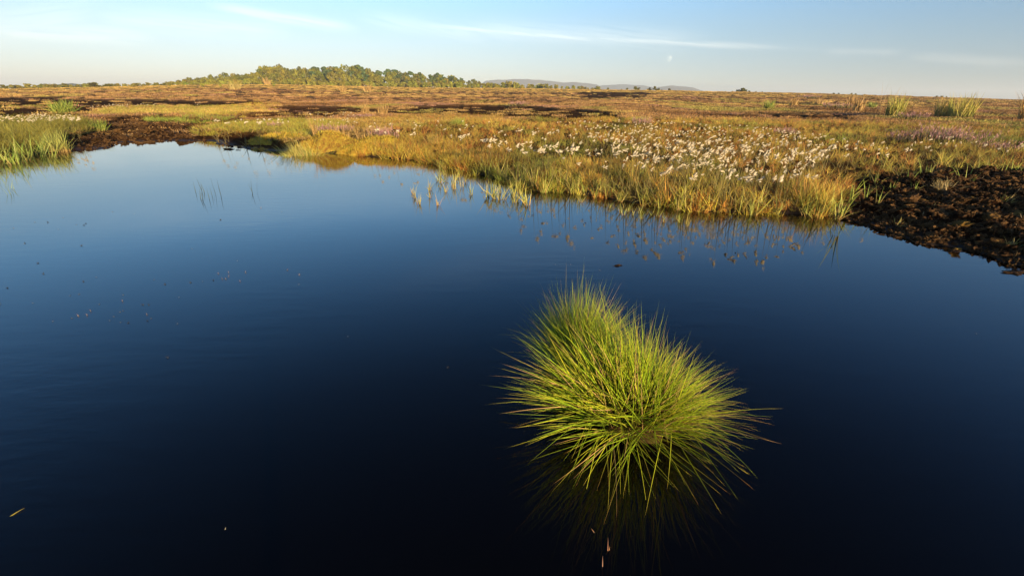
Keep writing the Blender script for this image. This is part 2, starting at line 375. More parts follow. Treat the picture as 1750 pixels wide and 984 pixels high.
# ------------------------------------------------------------------ blade builders (vectorised)
def strips(root, phi, th0, curl, L, wd, S, cb, ct, ang=None, tube=False, cm=None):
    N = len(L); root = np.asarray(root, float)
    s = np.linspace(0, 1, S + 1)
    th = th0[:, None] + curl[:, None] * (s[None, :-1] + 0.5 / S)
    st = np.stack([np.sin(th) * np.cos(phi)[:, None], np.sin(th) * np.sin(phi)[:, None], np.cos(th)], -1) * (L / S)[:, None, None]
    P = np.concatenate([root[:, None], root[:, None] + np.cumsum(st, 1)], 1)          # N,S+1,3
    if ang is None: ang = rng.uniform(-1.3, 1.3, N)
    perp = np.stack([-np.sin(phi), np.cos(phi), 0 * phi], -1)
    T = P[:, 1] - P[:, 0]; T /= np.linalg.norm(T, axis=1)[:, None]
    nrm = np.cross(perp, T)
    prof = np.minimum(1.0, 1.25 * (1 - s)) * (0.75 + 0.25 * np.minimum(1, s * 5))
    f = s[None, :, None]
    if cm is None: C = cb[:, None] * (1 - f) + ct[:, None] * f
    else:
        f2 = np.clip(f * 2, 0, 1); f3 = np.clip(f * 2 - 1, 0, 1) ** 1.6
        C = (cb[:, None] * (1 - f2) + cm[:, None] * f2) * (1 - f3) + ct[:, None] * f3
    nv = 3 if tube else 2; offs = []
    for k in range(nv):
        a = ang + k * (2 * math.pi / 3 if tube else math.pi)
        offs.append(perp * np.cos(a)[:, None] + nrm * np.sin(a)[:, None])
    W = [P[:, :-1] + o[:, None] * (wd[:, None] * prof[None, :-1] * 0.5)[..., None] for o in offs]
    V = np.stack(W, 2)                                   # N,S,nv,3
    Vt = P[:, -1:]                                       # N,1,3
    VV = np.concatenate([V.reshape(N, S * nv, 3), Vt], 1); CC = np.concatenate([np.repeat(C[:, :-1], nv, 1), C[:, -1:]], 1)
    stp = S * nv + 1; base = (np.arange(N) * stp)[:, None]; Q = []; Tt = []
    for k in range(S - 1):
        for j in range(nv if tube else 1):
            j2 = (j + 1) % nv
            Q.append(base + np.array([k * nv + j, k * nv + j2, (k + 1) * nv + j2, (k + 1) * nv + j])[None])
    for j in range(nv if tube else 1):
        Tt.append(base + np.array([(S - 1) * nv + j, (S - 1) * nv + (j + 1) % nv, S * nv])[None])
    return VV.reshape(-1, 3), np.concatenate(Q) if Q else np.zeros((0, 4), int), np.concatenate(Tt), CC.reshape(-1, 3)
def join(parts):
    V = []; Q = []; T = []; C = []; o = 0
    for v, q, t, c in parts:
        V.append(v); Q.append(q + o); T.append(t + o); C.append(c); o += len(v)
    return np.concatenate(V), np.concatenate(Q), np.concatenate(T), np.concatenate(C)
def build(name, parts, m, smooth=False):
    v, q, t, c = join(parts) if isinstance(parts, list) else parts
    return mk_mesh(name, v, [q, t], c, m, smooth)
def U(a, b, n): return rng.uniform(a, b, n)
def pick(cols, n, p=None, jit=0.15):
    cols = np.array(cols, float); c = cols[rng.choice(len(cols), n, p=p)]
    return c * (1 + rng.normal(0, jit, (n, 1)))
def disc(n, r):
    a = U(0, 2 * math.pi, n); q = r * np.sqrt(U(0, 1, n)); return np.stack([q * np.cos(a), q * np.sin(a), 0 * a], -1)
def tuft(n, rad, L, wd, th=(0.05, 0.6), curl=(0.1, 0.9), S=3, cb=None, ct=None, p=None, lean=None, tube=False, cm=None):
    phi = U(-math.pi, math.pi, n)
    if lean is not None:
        k = rng.random(n) < 0.45; phi[k] = lean + rng.normal(0, 0.5, k.sum())
    root = disc(n, rad); root[:, 2] = -0.03
    return strips(root, phi, U(*th, n), U(*curl, n), U(*L, n), U(*wd, n), S, pick(cb, n, p), pick(ct, n), None, tube, pick(cm, n) if cm is not None else None)

# ------------------------------------------------------------------ scattering for uncountable ground cover (one object each)
def gn_tree(coll):
    g = bpy.data.node_groups.new('scatter', 'GeometryNodeTree')
    g.interface.new_socket('Geometry', in_out='INPUT', socket_type='NodeSocketGeometry')
    g.interface.new_socket('Geometry', in_out='OUTPUT', socket_type='NodeSocketGeometry')
    N = g.nodes; L = g.links
    i = N.new('NodeGroupInput'); o = N.new('NodeGroupOutput'); iop = N.new('GeometryNodeInstanceOnPoints')
    ci = N.new('GeometryNodeCollectionInfo'); ci.inputs['Collection'].default_value = coll; ci.inputs['Separate Children'].default_value = True; ci.inputs['Reset Children'].default_value = True
    def na(nm, ty):
        a = N.new('GeometryNodeInputNamedAttribute'); a.data_type = ty; a.inputs['Name'].default_value = nm; return a.outputs['Attribute']
    L.new(i.outputs[0], iop.inputs['Points']); L.new(ci.outputs[0], iop.inputs['Instance']); iop.inputs['Pick Instance'].default_value = True
    L.new(na('vi', 'INT'), iop.inputs['Instance Index'])
    L.new(na('rot', 'FLOAT_VECTOR'), iop.inputs['Rotation']); L.new(na('scl', 'FLOAT_VECTOR'), iop.inputs['Scale'])
    L.new(iop.outputs[0], o.inputs[0]); return g
def scatter(name, label, sources, P, rz, scl, tint, tilt=None, vi=None):
    coll = bpy.data.collections.new(name + '_kinds')
    for k, me in enumerate(sources):
        coll.objects.link(bpy.data.objects.new(name + '_kind', me))
    n = len(P); me = bpy.data.meshes.new(name); me.vertices.add(n); me.vertices.foreach_set('co', np.asarray(P, np.float32).ravel())
    def at(nm, ty, fld, val):
        a = me.attributes.new(nm, ty, 'POINT'); a.data.foreach_set(fld, np.ascontiguousarray(val).ravel())
    at('vi', 'INT', 'value', (rng.integers(0, len(sources), n) if vi is None else vi).astype(np.int32))
    rot = np.zeros((n, 3), np.float32); rot[:, 2] = rz
    if tilt is not None: rot[:, :2] = tilt
    at('rot', 'FLOAT_VECTOR', 'vector', rot)
    scl = np.asarray(scl, np.float32); scl = np.repeat(scl[:, None], 3, 1) if scl.ndim == 1 else scl
    at('scl', 'FLOAT_VECTOR', 'vector', scl)
    tc = np.ones((n, 4), np.float32); tc[:, :3] = tint; at('tint', 'FLOAT_COLOR', 'color', tc)
    o = link(name, me); md = o.modifiers.new('scatter', 'NODES'); md.node_group = gn_tree(coll)
    tag(o, label, kind='stuff'); return o
# ------------------------------------------------------------------ sampling helpers
def samp_px(poly, n, z=0.12, px_uniform=False):
    """random ground points inside a patch given by the pixels it covers"""
    poly = np.array(poly, float); out = []
    wp = np.array([unproj(a, b, z)[:2] for a, b in poly]); lo, hi = wp.min(0), wp.max(0); tot = 0
    while tot < n:
        if px_uniform:
            p = rng.uniform(poly.min(0), poly.max(0), (n * 3, 2)); p = p[inpoly(p[:, 0], p[:, 1], poly)]
            g = np.array([unproj(a, b, z)[:2] for a, b in p]).reshape(-1, 2)
        else:
            g = rng.uniform(lo, hi, (n * 4, 2)); a, b = proj(g[:, 0], g[:, 1], np.full(len(g), z)); g = g[inpoly(a, b, poly)]
        out.append(g); tot += len(g)
    return np.concatenate(out)[:n]
def on_ground(g, dz=0.0):
    return np.column_stack([g, ground_z(g[:, 0], g[:, 1]) + dz])

# ------------------------------------------------------------------ trees
def crown_mesh(kind, seed, nl=620):
    r = np.random.default_rng(seed); C = []; R = []
    if kind == 'birch':
        n = 17; zz = r.uniform(0.10, 0.92, n); env = 0.33 * np.sin(np.pi * np.clip((zz - 0.02) / 1.05, 0, 1)) ** 0.7
        a = r.uniform(0, 6.28, n); q = env * np.sqrt(r.uniform(0.1, 1, n)); C = np.stack([q * np.cos(a), q * np.sin(a), zz], -1); R = r.uniform(0.09, 0.15, n)
    elif kind == 'pine':
        n = 15; zz = r.uniform(0.30, 0.93, n); env = 0.34 * (1.12 - zz) ** 0.5 * 1.1
        a = r.uniform(0, 6.28, n); q = env * r.uniform(0.3, 1, n); C = np.stack([q * np.cos(a), q * np.sin(a), zz], -1); R = r.uniform(0.08, 0.14, n)
    else:                                                    # bush
        n = 14; a = r.uniform(0, 6.28, n); zz = r.uniform(0.22, 0.80, n); q = 0.36 * np.sqrt(r.uniform(0, 1, n)) * (1.1 - zz * 0.7)
        C = np.stack([q * np.cos(a), q * np.sin(a), zz], -1); R = r.uniform(0.13, 0.2, n)
    k = r.integers(0, len(C), nl); v = r.normal(size=(nl, 3)); v /= np.linalg.norm(v, axis=1)[:, None]
    fl = 0.55 if kind == 'pine' else 0.95
    P = C[k] + v * (R[k] * r.uniform(0.5, 1.05, nl) ** 0.6)[:, None] * np.array([1, 1, fl]); P[:, 2] = np.maximum(P[:, 2], 0.02)
    nr = v + r.normal(0, 0.55, (nl, 3)); nr /= np.linalg.norm(nr, axis=1)[:, None]
    t1 = np.cross(nr, r.normal(size=(nl, 3))); t1 /= np.linalg.norm(t1, axis=1)[:, None]; t2 = np.cross(nr, t1)
    s = (r.uniform(0.026, 0.055, nl) * (1.5 if kind == 'bush' else 1.0))[:, None]
    V = np.stack([P - t1 * s, P - t2 * s * 0.7, P + t1 * s, P + t2 * s * 0.9], 1).reshape(-1, 3)
    q = np.arange(nl * 4).reshape(-1, 4)
    cl = r.uniform(0.72, 1.25, len(C))[k] * r.uniform(0.8, 1.2, nl)
    base = np.array([1.0, 1.0, 1.0]); cc = np.repeat(cl[:, None] * base, 4, 0)
    return mk_mesh(kind + '_crown', V, [q], cc, M_LEAFT)
def tube_mesh(paths, rad, n=6):
    V = []; Q = []; o = 0
    for P, rr in zip(paths, rad):
        P = np.array(P, float)
        for i, (p, r_) in enumerate(zip(P, rr)):
            d = P[min(i + 1, len(P) - 1)] - P[max(i - 1, 0)]; d /= np.linalg.norm(d) + 1e-9
            u = np.cross(d, [0.3, 1, 0.2]); u /= np.linalg.norm(u); v = np.cross(d, u)
            for j in range(n):
                a = 2 * math.pi * j / n; V.append(p + (u * math.cos(a) + v * math.sin(a)) * r_)
        for i in range(len(P) - 1):
            for j in range(n): Q.append((o + i * n + j, o + i * n + (j + 1) % n, o + (i + 1) * n + (j + 1) % n, o + (i + 1) * n + j))
        o += len(P) * n
    return np.array(V), np.array(Q)
def trunk_mesh(kind, seed):
    r = random.Random(seed); top = 0.9 if kind != 'bush' else 0.5; rb = 0.022 if kind == 'pine' else 0.016
    P = [(r.uniform(-.012, .012) * k, r.uniform(-.012, .012) * k, top * k / 6 - (0.02 if k == 0 else 0)) for k in range(7)]
    paths = [P]; rad = [[rb * (1.05 - k / 6.3) for k in range(7)]]
    for b in range(6):
        z = top * r.uniform(0.35, 0.8); a = r.uniform(0, 6.28); L = r.uniform(0.12, 0.22)
        paths.append([(0, 0, z), (L * .5 * math.cos(a), L * .5 * math.sin(a), z + L * .25), (L * math.cos(a), L * math.sin(a), z + L * .6)]); rad.append([rb * .4, rb * .28, rb * .1])
    V, Q = tube_mesh(paths, rad); return mk_mesh(kind + '_trunk', V, [Q], None, M_BARK if kind == 'pine' else M_PBARK, True)
def tree_proto(name, kind, cn, seed):
    e = empty(name, (0, 0, -50)); tr = link('trunk', trunk_mesh(kind, seed), e); cr = link('crown', crown_mesh(kind, seed, 950 if kind != 'bush' else 520), e)
    kids[e.name] = [tr, cr]; return e
PROTO = {}
def get_tree(kind, v):
    nm = {'birch': 'birch_tree', 'pine': 'pine_tree', 'bush': 'birch_sapling'}[kind]
    key = (kind, v)
    if key not in PROTO: PROTO[key] = [tree_proto(nm, kind, v, 50 + v * 7 + len(kind)), False]
    pr = PROTO[key]
    if not pr[1]: pr[1] = True; return pr[0]
    return copy_thing(pr[0])
def put_tree(kind, px, ytop, R, label, group, tint, wid=1.0, cat='tree'):
    a, e = azel(px, ytop); x, y = R * math.sin(a), R * math.cos(a); z0 = gz(x, y); h = H + R * math.tan(e) - z0
    o = get_tree(kind, random.randrange(8)); o.location = (x, y, z0 - 0.03 * h); o.rotation_euler = (0, 0, random.uniform(0, 6.28))
    ww = h * wid; o.scale = (ww, ww, h); tag(o, label, cat, group)
    for ch in kids[o.name]:
        if ch.name.startswith('crown'): ch.color = tuple(tint) + (1,)
    return o
TOP = [(292, 146), (300, 140), (320, 133), (340, 128), (365, 126), (390, 125), (415, 122), (430, 121), (440, 112), (465, 108), (490, 109), (505, 113), (520, 114), (545, 112), (560, 109), (572, 107), (586, 112), (600, 112), (612, 107),
       (626, 112), (640, 118), (665, 116), (682, 118), (700, 119), (715, 122), (730, 121), (750, 124), (770, 125), (778, 131), (790, 132), (800, 134), (820, 138), (835, 141), (850, 143), (870, 144)]
tx = [a for a, b in TOP]; ty = [b for a, b in TOP]
OLIVE = np.array([0.15, 0.145, 0.026]); OLV2 = np.array([0.21, 0.185, 0.032]); BLUEG = np.array([0.08, 0.11, 0.042]); BRIGHT = np.array([0.27, 0.25, 0.04])
def jit(c, s=0.12): return np.clip(c * (1 + rng.normal(0, s)) * (1 + rng.normal(0, 0.05, 3)), 0, 1)
third = lambda p: ['far left tip', 'left slope', 'tall middle', 'middle right', 'right half', 'low right end'][min(5, int((p - 300) // 100))]
for row in range(4):                                                # rows                                                # the wood, back rows first
    R = 300 - row * 13; stp = [12, 12.5, 13, 13][row]
    for px in np.arange(300 + row * 5, 862 - row * 4, stp):
        px = px + rng.uniform(-5, 5); yt = np.interp(px, tx, ty); base = np.interp(px, _hx, _hy)
        yy = yt + (base - yt) * [0.02, 0.10, 0.22, 0.40][row] + rng.uniform(-2.0, 2.5)
        hpx = base - yy
        if hpx < 6: continue
        west = px < 520
        if row < 3 and not west and rng.random() < 0.5 and px < 800:
            side = 'behind the birches' if px > 520 else 'at the left side'
            put_tree('pine', px, yy, R, 'bluish green pine with orange trunk in the ' + ('tall middle' if px < 660 else 'right half') + ' of the distant wood', 'pines in the ' + ('middle' if px < 660 else 'right half') + ' of the wood', jit(BLUEG), rng.uniform(0.7, 1.0) * max(1.0, 12 / hpx))
        else:
            rw = ['back row', 'third row', 'second row', 'front row'][row]
            put_tree('birch', px, yy, R, 'olive green birch in the ' + rw + ' of the distant wood, on its ' + third(px), 'birches, ' + rw + ', ' + third(px) + ' of the wood', jit(OLIVE if rng.random() < .5 else OLV2), rng.uniform(0.75, 1.1) * max(1.0, 14 / hpx))
third_ = lambda p: ['far left tip', 'left slope', 'tall middle', 'middle right', 'right half', 'low right end'][min(5, int((p - 300) // 100))]
for px in np.arange(300, 900, 8.5):                                   # sapling belt at the wood's foot
    p = px + rng.uniform(-3, 3); base = np.interp(p, _hx, _hy)
    put_tree('bush', p, base - rng.uniform(7, 14) * (1 if p < 800 else 0.8), rng.uniform(240, 247), 'bright green birch sapling at the foot of the ' + third(p) + ' of the wood', 'saplings at the foot of the ' + third(p) + ' of the wood', jit(BRIGHT), rng.uniform(1.0, 1.5), 'sapling')
for px in np.arange(306, 860, 9.5):
    p = px + rng.uniform(-3, 3); base = np.interp(p, _hx, _hy)
    put_tree('bush', p, base - rng.uniform(9, 17) * (1 if p < 790 else 0.7), rng.uniform(250, 258), 'leafy young birch behind the sapling belt, at the ' + third(p) + ' of the wood', 'young birches behind the belt, ' + third(p), jit(OLV2), rng.uniform(1.0, 1.5), 'young tree')
for px in np.arange(862, 1026, 8.0):                                  # row to the right of the wood
    p = px + rng.uniform(-3, 3); base = np.interp(p, _hx, _hy)
    put_tree('bush', p, base - np.interp(p, [862, 900, 950, 1020], [13, 12, 9, 6]) * rng.uniform(0.7, 1.2), rng.uniform(248, 262), 'small green sapling in the thinning row right of the wood, below the pale hills', 'saplings thinning out right of the wood', jit(BRIGHT), rng.uniform(1.0, 1.5), 'sapling')
for px, hh in [(1000, 6), (1012, 5), (1020, 8), (1039, 5), (1062, 3), (1072, 5), (1086, 8), (1092, 6), (1110, 7), (1120, 9), (1125, 6), (1131, 3), (1144, 6)]:
    put_tree('bush', px, np.interp(px, _hx, _hy) - hh, rng.uniform(248, 256), 'lone dark green bush on the skyline between the two pale hills', 'lone bushes on the skyline right of the saplings', jit(OLIVE), rng.uniform(1.1, 1.6), 'bush')
for px, hh in [(1252, 3), (1262, 6), (1269, 9), (1275, 7), (1281, 4), (1292, 3), (1303, 3), (1240, 2.5), (1425, 4), (1434, 3.5), (1456, 4), (1463, 3.5), (1478, 3), (1602, 3.5), (1610, 4), (1618, 3)]:
    put_tree('bush', px, np.interp(px, _hx, _hy) - hh, rng.uniform(246, 252), 'tiny dark green tree on the far right skyline', 'tiny trees on the far right skyline', jit(OLIVE * 0.8), rng.uniform(1.3, 1.8))
lsk = lambda p: 'left of the low wooded hill' if p < 80 else 'in front of the low wooded hill' if p < 170 else 'between the low hill and the wood' if p < 240 else 'just before the wood begins'
for px in np.arange(-12, 300, 4.6):                                   # scrub along the left skyline
    p = px + rng.uniform(-3.5, 3.5); base = np.interp(p, _hx, _hy)
    put_tree('bush', p, base - rng.uniform(4.0, 9.5) * (1.1 if p < 170 else 0.9), rng.uniform(236, 256), 'low olive green bush on the left skyline, ' + lsk(p), 'left skyline bushes, ' + lsk(p), jit(OLV2, .2), rng.uniform(1.1, 2.4), 'bush')
for px, yb, hh, lb in [(290, 153, 8, 'lone round green bush standing in front of the left end of the wood'), (344, 149, 9, 'round green bush on the straw strip before the low left slope of the wood'), (376, 149, 6, 'second small bush right of the round green bush on the straw strip'), (467, 150, 8, 'pointed green sapling standing forward of the tall middle of the wood')]:
    put_tree('bush', px, yb - hh, 175, lb, None, jit(BRIGHT), 1.3, 'bush')

# ------------------------------------------------------------------ distant hills
def hill(name, prof, R, col, label, depth=600):
    ph = [azel(a, b)[0] for a, b in prof]; pe = [math.tan(azel(a, b)[1]) for a, b in prof]
    A = np.linspace(ph[0], ph[-1], 90); D = np.linspace(0, 1, 14); V = []; 
    for a in A:
        ht = max(0.0, H + R * np.interp(a, ph, pe) + 3)
        for d in D:
            rr = R - depth * 0.5 + depth * d; bp = math.sin(math.pi * d) ** 0.8
            V.append((rr * math.sin(a), rr * math.cos(a), -3 + ht * bp * (1 + 0.10 * float(fbm(np.array([a * 60]), np.array([d * 5.0]), 3)[0]) * (1 - d))))
    n = len(D); q = [(i * n + j, (i + 1) * n + j, (i + 1) * n + j + 1, i * n + j + 1) for i in range(len(A) - 1) for j in range(n - 1)]
    m, t = mat(name); P = t.node('ShaderNodeNewGeometry').outputs['Position']; nz = t.noise(P, 0.012, 5.0, 0.6)
    c = t.mix(t.ss(nz, 0.35, 0.65), tuple(v * 0.75 for v in col) + (1,), tuple(v * 1.3 for v in col) + (1,))
    p = t.node('ShaderNodeBsdfPrincipled'); t.put(p.inputs['Base Color'], c); p.inputs['Roughness'].default_value = 1; p.inputs['Specular IOR Level'].default_value = 0; finish(t, p.outputs[0])
    tag(link(name, mk_mesh(name, V, [q], None, m, True)), label, kind='structure')
hill('hill', [(812, 150), (830, 139), (850, 137), (880, 135.5), (900, 135.6), (930, 138), (965, 141), (1000, 141.8), (1020, 145), (1040, 156)], 2900, (0.11, 0.085, 0.06), 'long pale moorland hill just right of the wood')
hill('hill', [(1000, 152), (1030, 146.5), (1060, 144.5), (1090, 145.5), (1115, 149), (1130, 156)], 3200, (0.08, 0.08, 0.07), 'faint low hill between the two larger hills')
hill('hill', [(1112, 156), (1125, 148.5), (1145, 147), (1165, 147.5), (1185, 150), (1203, 156), (1212, 160)], 2900, (0.11, 0.085, 0.06), 'small rounded hill at the right end of the range')
hill('hill', [(60, 156), (82, 147), (100, 144.5), (122, 143), (145, 144.5), (165, 149), (180, 154)], 1500, (0.07, 0.075, 0.03), 'low wooded green hill beyond the left scrub line', 300)

# ------------------------------------------------------------------ far heath (uncountable)
YG = [(0.42, 0.38, 0.07), (0.32, 0.32, 0.06), (0.48, 0.36, 0.10)]; RB = [(0.46, 0.20, 0.06), (0.38, 0.15, 0.05), (0.50, 0.27, 0.08)]; ST = [(0.55, 0.36, 0.13), (0.48, 0.30, 0.10)]
W1 = np.ones(3)
def cushion(n, seed, L=(0.18, 0.42), wd=(0.03, 0.06)):
    return build('heath_tuft', tuft(n, 0.42, L, wd, (0.0, 0.9), (-0.2, 0.5), 2, [(0.45, 0.42, 0.40)], [(1.0, 1.0, 1.0), (1.25, 1.15, 1.0), (0.8, 0.75, 0.7)], cm=[(0.75, 0.75, 0.75)]), M_VEGI)
CU = [cushion(70, k) for k in range(5)]
n = 34000; r_ = 13 * (620 / 13) ** (rng.random(n) ** 0.9); a_ = U(R_(-60), R_(60), n); g = np.stack([r_ * np.sin(a_), r_ * np.cos(a_)], -1)
d = shore_d(g[:, 0], g[:, 1]); pm = peat_mask(g[:, 0], g[:, 1]); nearp, nearq = zone_px(g[:, 0], g[:, 1])
NEARZ = [(600, 264), (640, 232), (700, 213), (860, 209), (1050, 204), (1250, 208), (1500, 218), (1750, 222), (2200, 240), (2300, 600), (1430, 390), (900, 330)]
keep = (d > 0.7) & ~(pm & (rng.random(n) < 0.90)) & ~inpoly(nearp, nearq, NEARZ)
keep &= ~inpoly(nearp, nearq, [(365, 229), (480, 231), (505, 262), (370, 262)])
g = g[keep]; r_ = r_[keep]; n = len(g)
f1 = fbm(g[:, 0] / 6 + 3, g[:, 1] / 12, 3); f2 = fbm(g[:, 0] / 25, g[:, 1] / 9 + 50, 3); f3 = fbm(g[:, 0] / 3, g[:, 1] / 5 + 20, 2)
tn = np.tile(np.array([0.38, 0.215, 0.085]), (n, 1))
def blend(mask, col):
    global tn
    mm = np.clip(mask, 0, 1)[:, None]; tn = tn * (1 - mm) + np.array(col) * mm
blend(sstep(f2, -0.05, 0.35) * 0.9, (0.54, 0.36, 0.11)); blend(sstep(f1, 0.15, 0.5) * 0.8, (0.34, 0.30, 0.07)); blend(sstep(f3, 0.3, 0.6) * (f2 < 0.1) * 0.7, (0.36, 0.18, 0.14)); blend(sstep(-f1, 0.2, 0.55) * 0.75, (0.20, 0.095, 0.04))
blend(fringe(g[:, 0], g[:, 1]) * 0.9, (0.52, 0.34, 0.09)); blend(sstep(-r_, -24, -14) * 0.4, (0.38, 0.30, 0.08))
tn = tn * 1.18 * (1 + rng.normal(0, 0.26, (n, 1)))
P = on_ground(g); sc_ = (0.55 + 0.55 * rng.random(n)) * (1 + sstep(r_, 60, 250) * 0.8) * (0.75 + 0.25 * sstep(r_, 15, 40))
sz = sc_ * np.interp(r_, [13, 30, 60, 100, 160], [.38, .42, .5, .75, .55]); sc3 = np.stack([sc_ * 1.2, sc_ * 1.2, sz], -1)
scatter('heath_vegetation', 'low brown heather and bleached grass covering the open moor', CU, P, U(0, 6.28, n), sc3, np.clip(tn, 0, 1))

# ------------------------------------------------------------------ bog grass (uncountable), patch by patch
def sedge(n, L, wd, cb, ct, p=None, th=(0.02, 0.75), curl=(0.0, 1.4), rad=0.08, S=3, lean=0.0, cm=None):
    return build('grass_tuft', tuft(n, rad, L, wd, th, curl, S, cb, ct, p, lean, cm=cm), M_VEGI)
GB = [(0.10, 0.055, 0.02), (0.07, 0.055, 0.015)]  # brown blade bases, deepened so the shade in the gaps is coloured in
SEDGE = [sedge(24, (0.16, 0.40), (0.006, 0.012), GB, YG, cm=YG) for _ in range(4)] + [sedge(22, (0.14, 0.36), (0.005, 0.010), GB, RB, cm=RB) for _ in range(4)] + [sedge(18, (0.2, 0.42), (0.004, 0.009), GB, ST, cm=YG) for _ in range(3)] + [sedge(12, (0.25, 0.46), (0.006, 0.010), GB, ST, cm=YG, th=(.02, .45), curl=(0, .9), rad=.04) for _ in range(3)]
def grass_patch(pts, tint_fn, smin=0.7, smax=1.15, near=True, p_red=0.4):
    d = shore_d(pts[:, 0], pts[:, 1]); r = np.hypot(pts[:, 0], pts[:, 1]); k = d > np.where(rng.random(len(d)) < .35, -0.16, -0.02)
    pts = pts[k]; d = d[k]; r = r[k]
    vi = np.where(rng.random(len(pts)) < p_red, rng.integers(4, 8, len(pts)), rng.integers(0, 4, len(pts))); s_ = rng.random(len(pts)) < 0.15; vi = np.where(s_, rng.integers(8, 11, len(pts)), vi)
    return on_ground(pts), U(0, 6.28, len(pts)), U(smin, smax, len(pts)), tint_fn(pts, d, r), vi
def wnoise_tint(pts, d, r):
    f = fbm(pts[:, 0] * 0.9, pts[:, 1] * 0.5, 3)[:, None]; px, py = zone_px(pts[:, 0], pts[:, 1])
    g2 = sstep(fbm(pts[:, 0] * .6 + 9, pts[:, 1] * .4 + 4, 3), .0, .4)[:, None]
    t_ = (np.array([1.32, 1.10, .92]) * (1 - g2) + np.array([.95, 1.08, .85]) * g2) * (0.95 + 0.5 * f)
    gr = (sstep(px, 1350, 1550) * 0.6)[:, None]; t_ = t_ * (1 - gr) + t_ * np.array([0.72, 0.92, 0.9]) * gr
    ed = (1 - sstep(d, 0.12, 0.6))[:, None]; t_ = t_ * (1 - ed) + t_ * np.array([1.1, 1.18, 0.95]) * ed
    lf = (1 - sstep(px, 650, 850))[:, None] * 0.5; t_ = t_ * (1 - lf) + t_ * np.array([0.85, 0.85, 0.8]) * lf
    return np.clip(t_ * (1 + rng.normal(0, 0.22, (len(pts), 1))), 0.3, 2.4)
FRONT = [(592, 264), (605, 245), (640, 226), (700, 213), (860, 209), (1050, 204), (1250, 206), (1500, 214), (1750, 220), (2250, 232), (2350, 330), (1850, 308), (1700, 302), (1600, 304), (1520, 313), (1470, 323), (1440, 345), (1428, 376), (1366, 372), (1250, 368), (1129, 358), (1043, 345), (929, 334), (843, 308), (780, 294), (714, 277)]
pts = samp_px(FRONT, 15000); r = np.hypot(pts[:, 0], pts[:, 1]); pts = pts[rng.random(len(pts)) < np.where(r < 10, 1.0, 0.7)]
extra = samp_px([(592, 266), (605, 250), (700, 240), (900, 270), (1200, 300), (1440, 325), (1428, 376), (1250, 368), (1129, 358), (1043, 345), (929, 334), (843, 308), (714, 277)], 2600)
pts = np.concatenate([pts, extra]); P, rz, s, tnt, vi = grass_patch(pts, wnoise_tint, 0.5, 1.0, p_red=0.48)
s = s * (.95 + .05 * sstep(shore_d(P[:, 0], P[:, 1]), 0, 1.2)) * (.72 + .5 * np.clip(fbm(P[:, 0] * 1.3, P[:, 1] * 1.3, 2), -.5, .6))
k = ~(peat_mask(P[:, 0], P[:, 1], ['right_bank']) & (rng.random(len(P)) < 0.95)); P, rz, s, tnt, vi = P[k], rz[k], s[k], tnt[k], vi[k]
ty_ = samp_px([(640, 262), (700, 252), (900, 285), (1200, 320), (1430, 340), (1425, 374), (1250, 366), (1129, 356), (1043, 343), (929, 332), (843, 306), (714, 275)], 900)
ty_ = ty_[fbm(ty_[:, 0] * 1.1 + 3, ty_[:, 1] * 1.1, 3) > rng.normal(.12, .12, len(ty_))]
dd_ = shore_d(ty_[:, 0], ty_[:, 1]); ty_ = ty_[(dd_ > -.08) & (dd_ < 1.3)]; nt_ = len(ty_)
P = np.concatenate([P, on_ground(ty_)]); rz = np.concatenate([rz, U(0, 6.28, nt_)]); s = np.concatenate([s, U(.6, 1.1, nt_)]); vi = np.concatenate([vi, rng.integers(8, 14, nt_)])
tnt = np.concatenate([tnt, np.array([[1.35, 1.2, .85], [1.0, 1.15, .8], [1.3, .85, .7], [1.1, 1.0, .9]])[rng.integers(0, 4, nt_)] * (1 + rng.normal(0, .15, (nt_, 1)))])
tl = np.stack([rng.normal(0, 0.12, len(P)), rng.normal(0.10, 0.12, len(P))], -1)
scatter('bog_grass', 'yellow green and rusty grass covering the right bank among the cotton heads', SEDGE, P, rz, s, tnt, tl, vi)
GRN = [(0.22, 0.28, 0.05), (0.30, 0.34, 0.06), (0.18, 0.23, 0.05)]
LUSH = [sedge(24, (0.28, 0.55), (0.007, 0.014), [(0.20, 0.14, 0.05)], GRN + [(0.30, 0.26, 0.09)], th=(0.02, 0.5), curl=(0.2, 1.1), cm=GRN) for _ in range(4)]
pts = samp_px([(-420, 300), (-90, 286), (0, 273), (50, 264), (66, 252), (80, 243), (120, 234), (165, 224), (170, 216), (110, 214), (0, 217), (-420, 228)], 3200)
d = shore_d(pts[:, 0], pts[:, 1]); pts = pts[d > -0.10]; n = len(pts)
f = fbm(pts[:, 0] * .7, pts[:, 1] * .7, 3)[:, None]
scatter('lush_grass', 'tall green grass on the left bank of the pool', LUSH, on_ground(pts), U(0, 6.28, n), U(0.5, 0.95, n), np.clip((1.05 + .3 * f) * (1 + rng.normal(0, .12, (n, 1))) * np.array([1.02, .76, 0.72]), 0, 2), np.stack([rng.normal(0, .1, n), rng.normal(.16, .1, n)], -1))
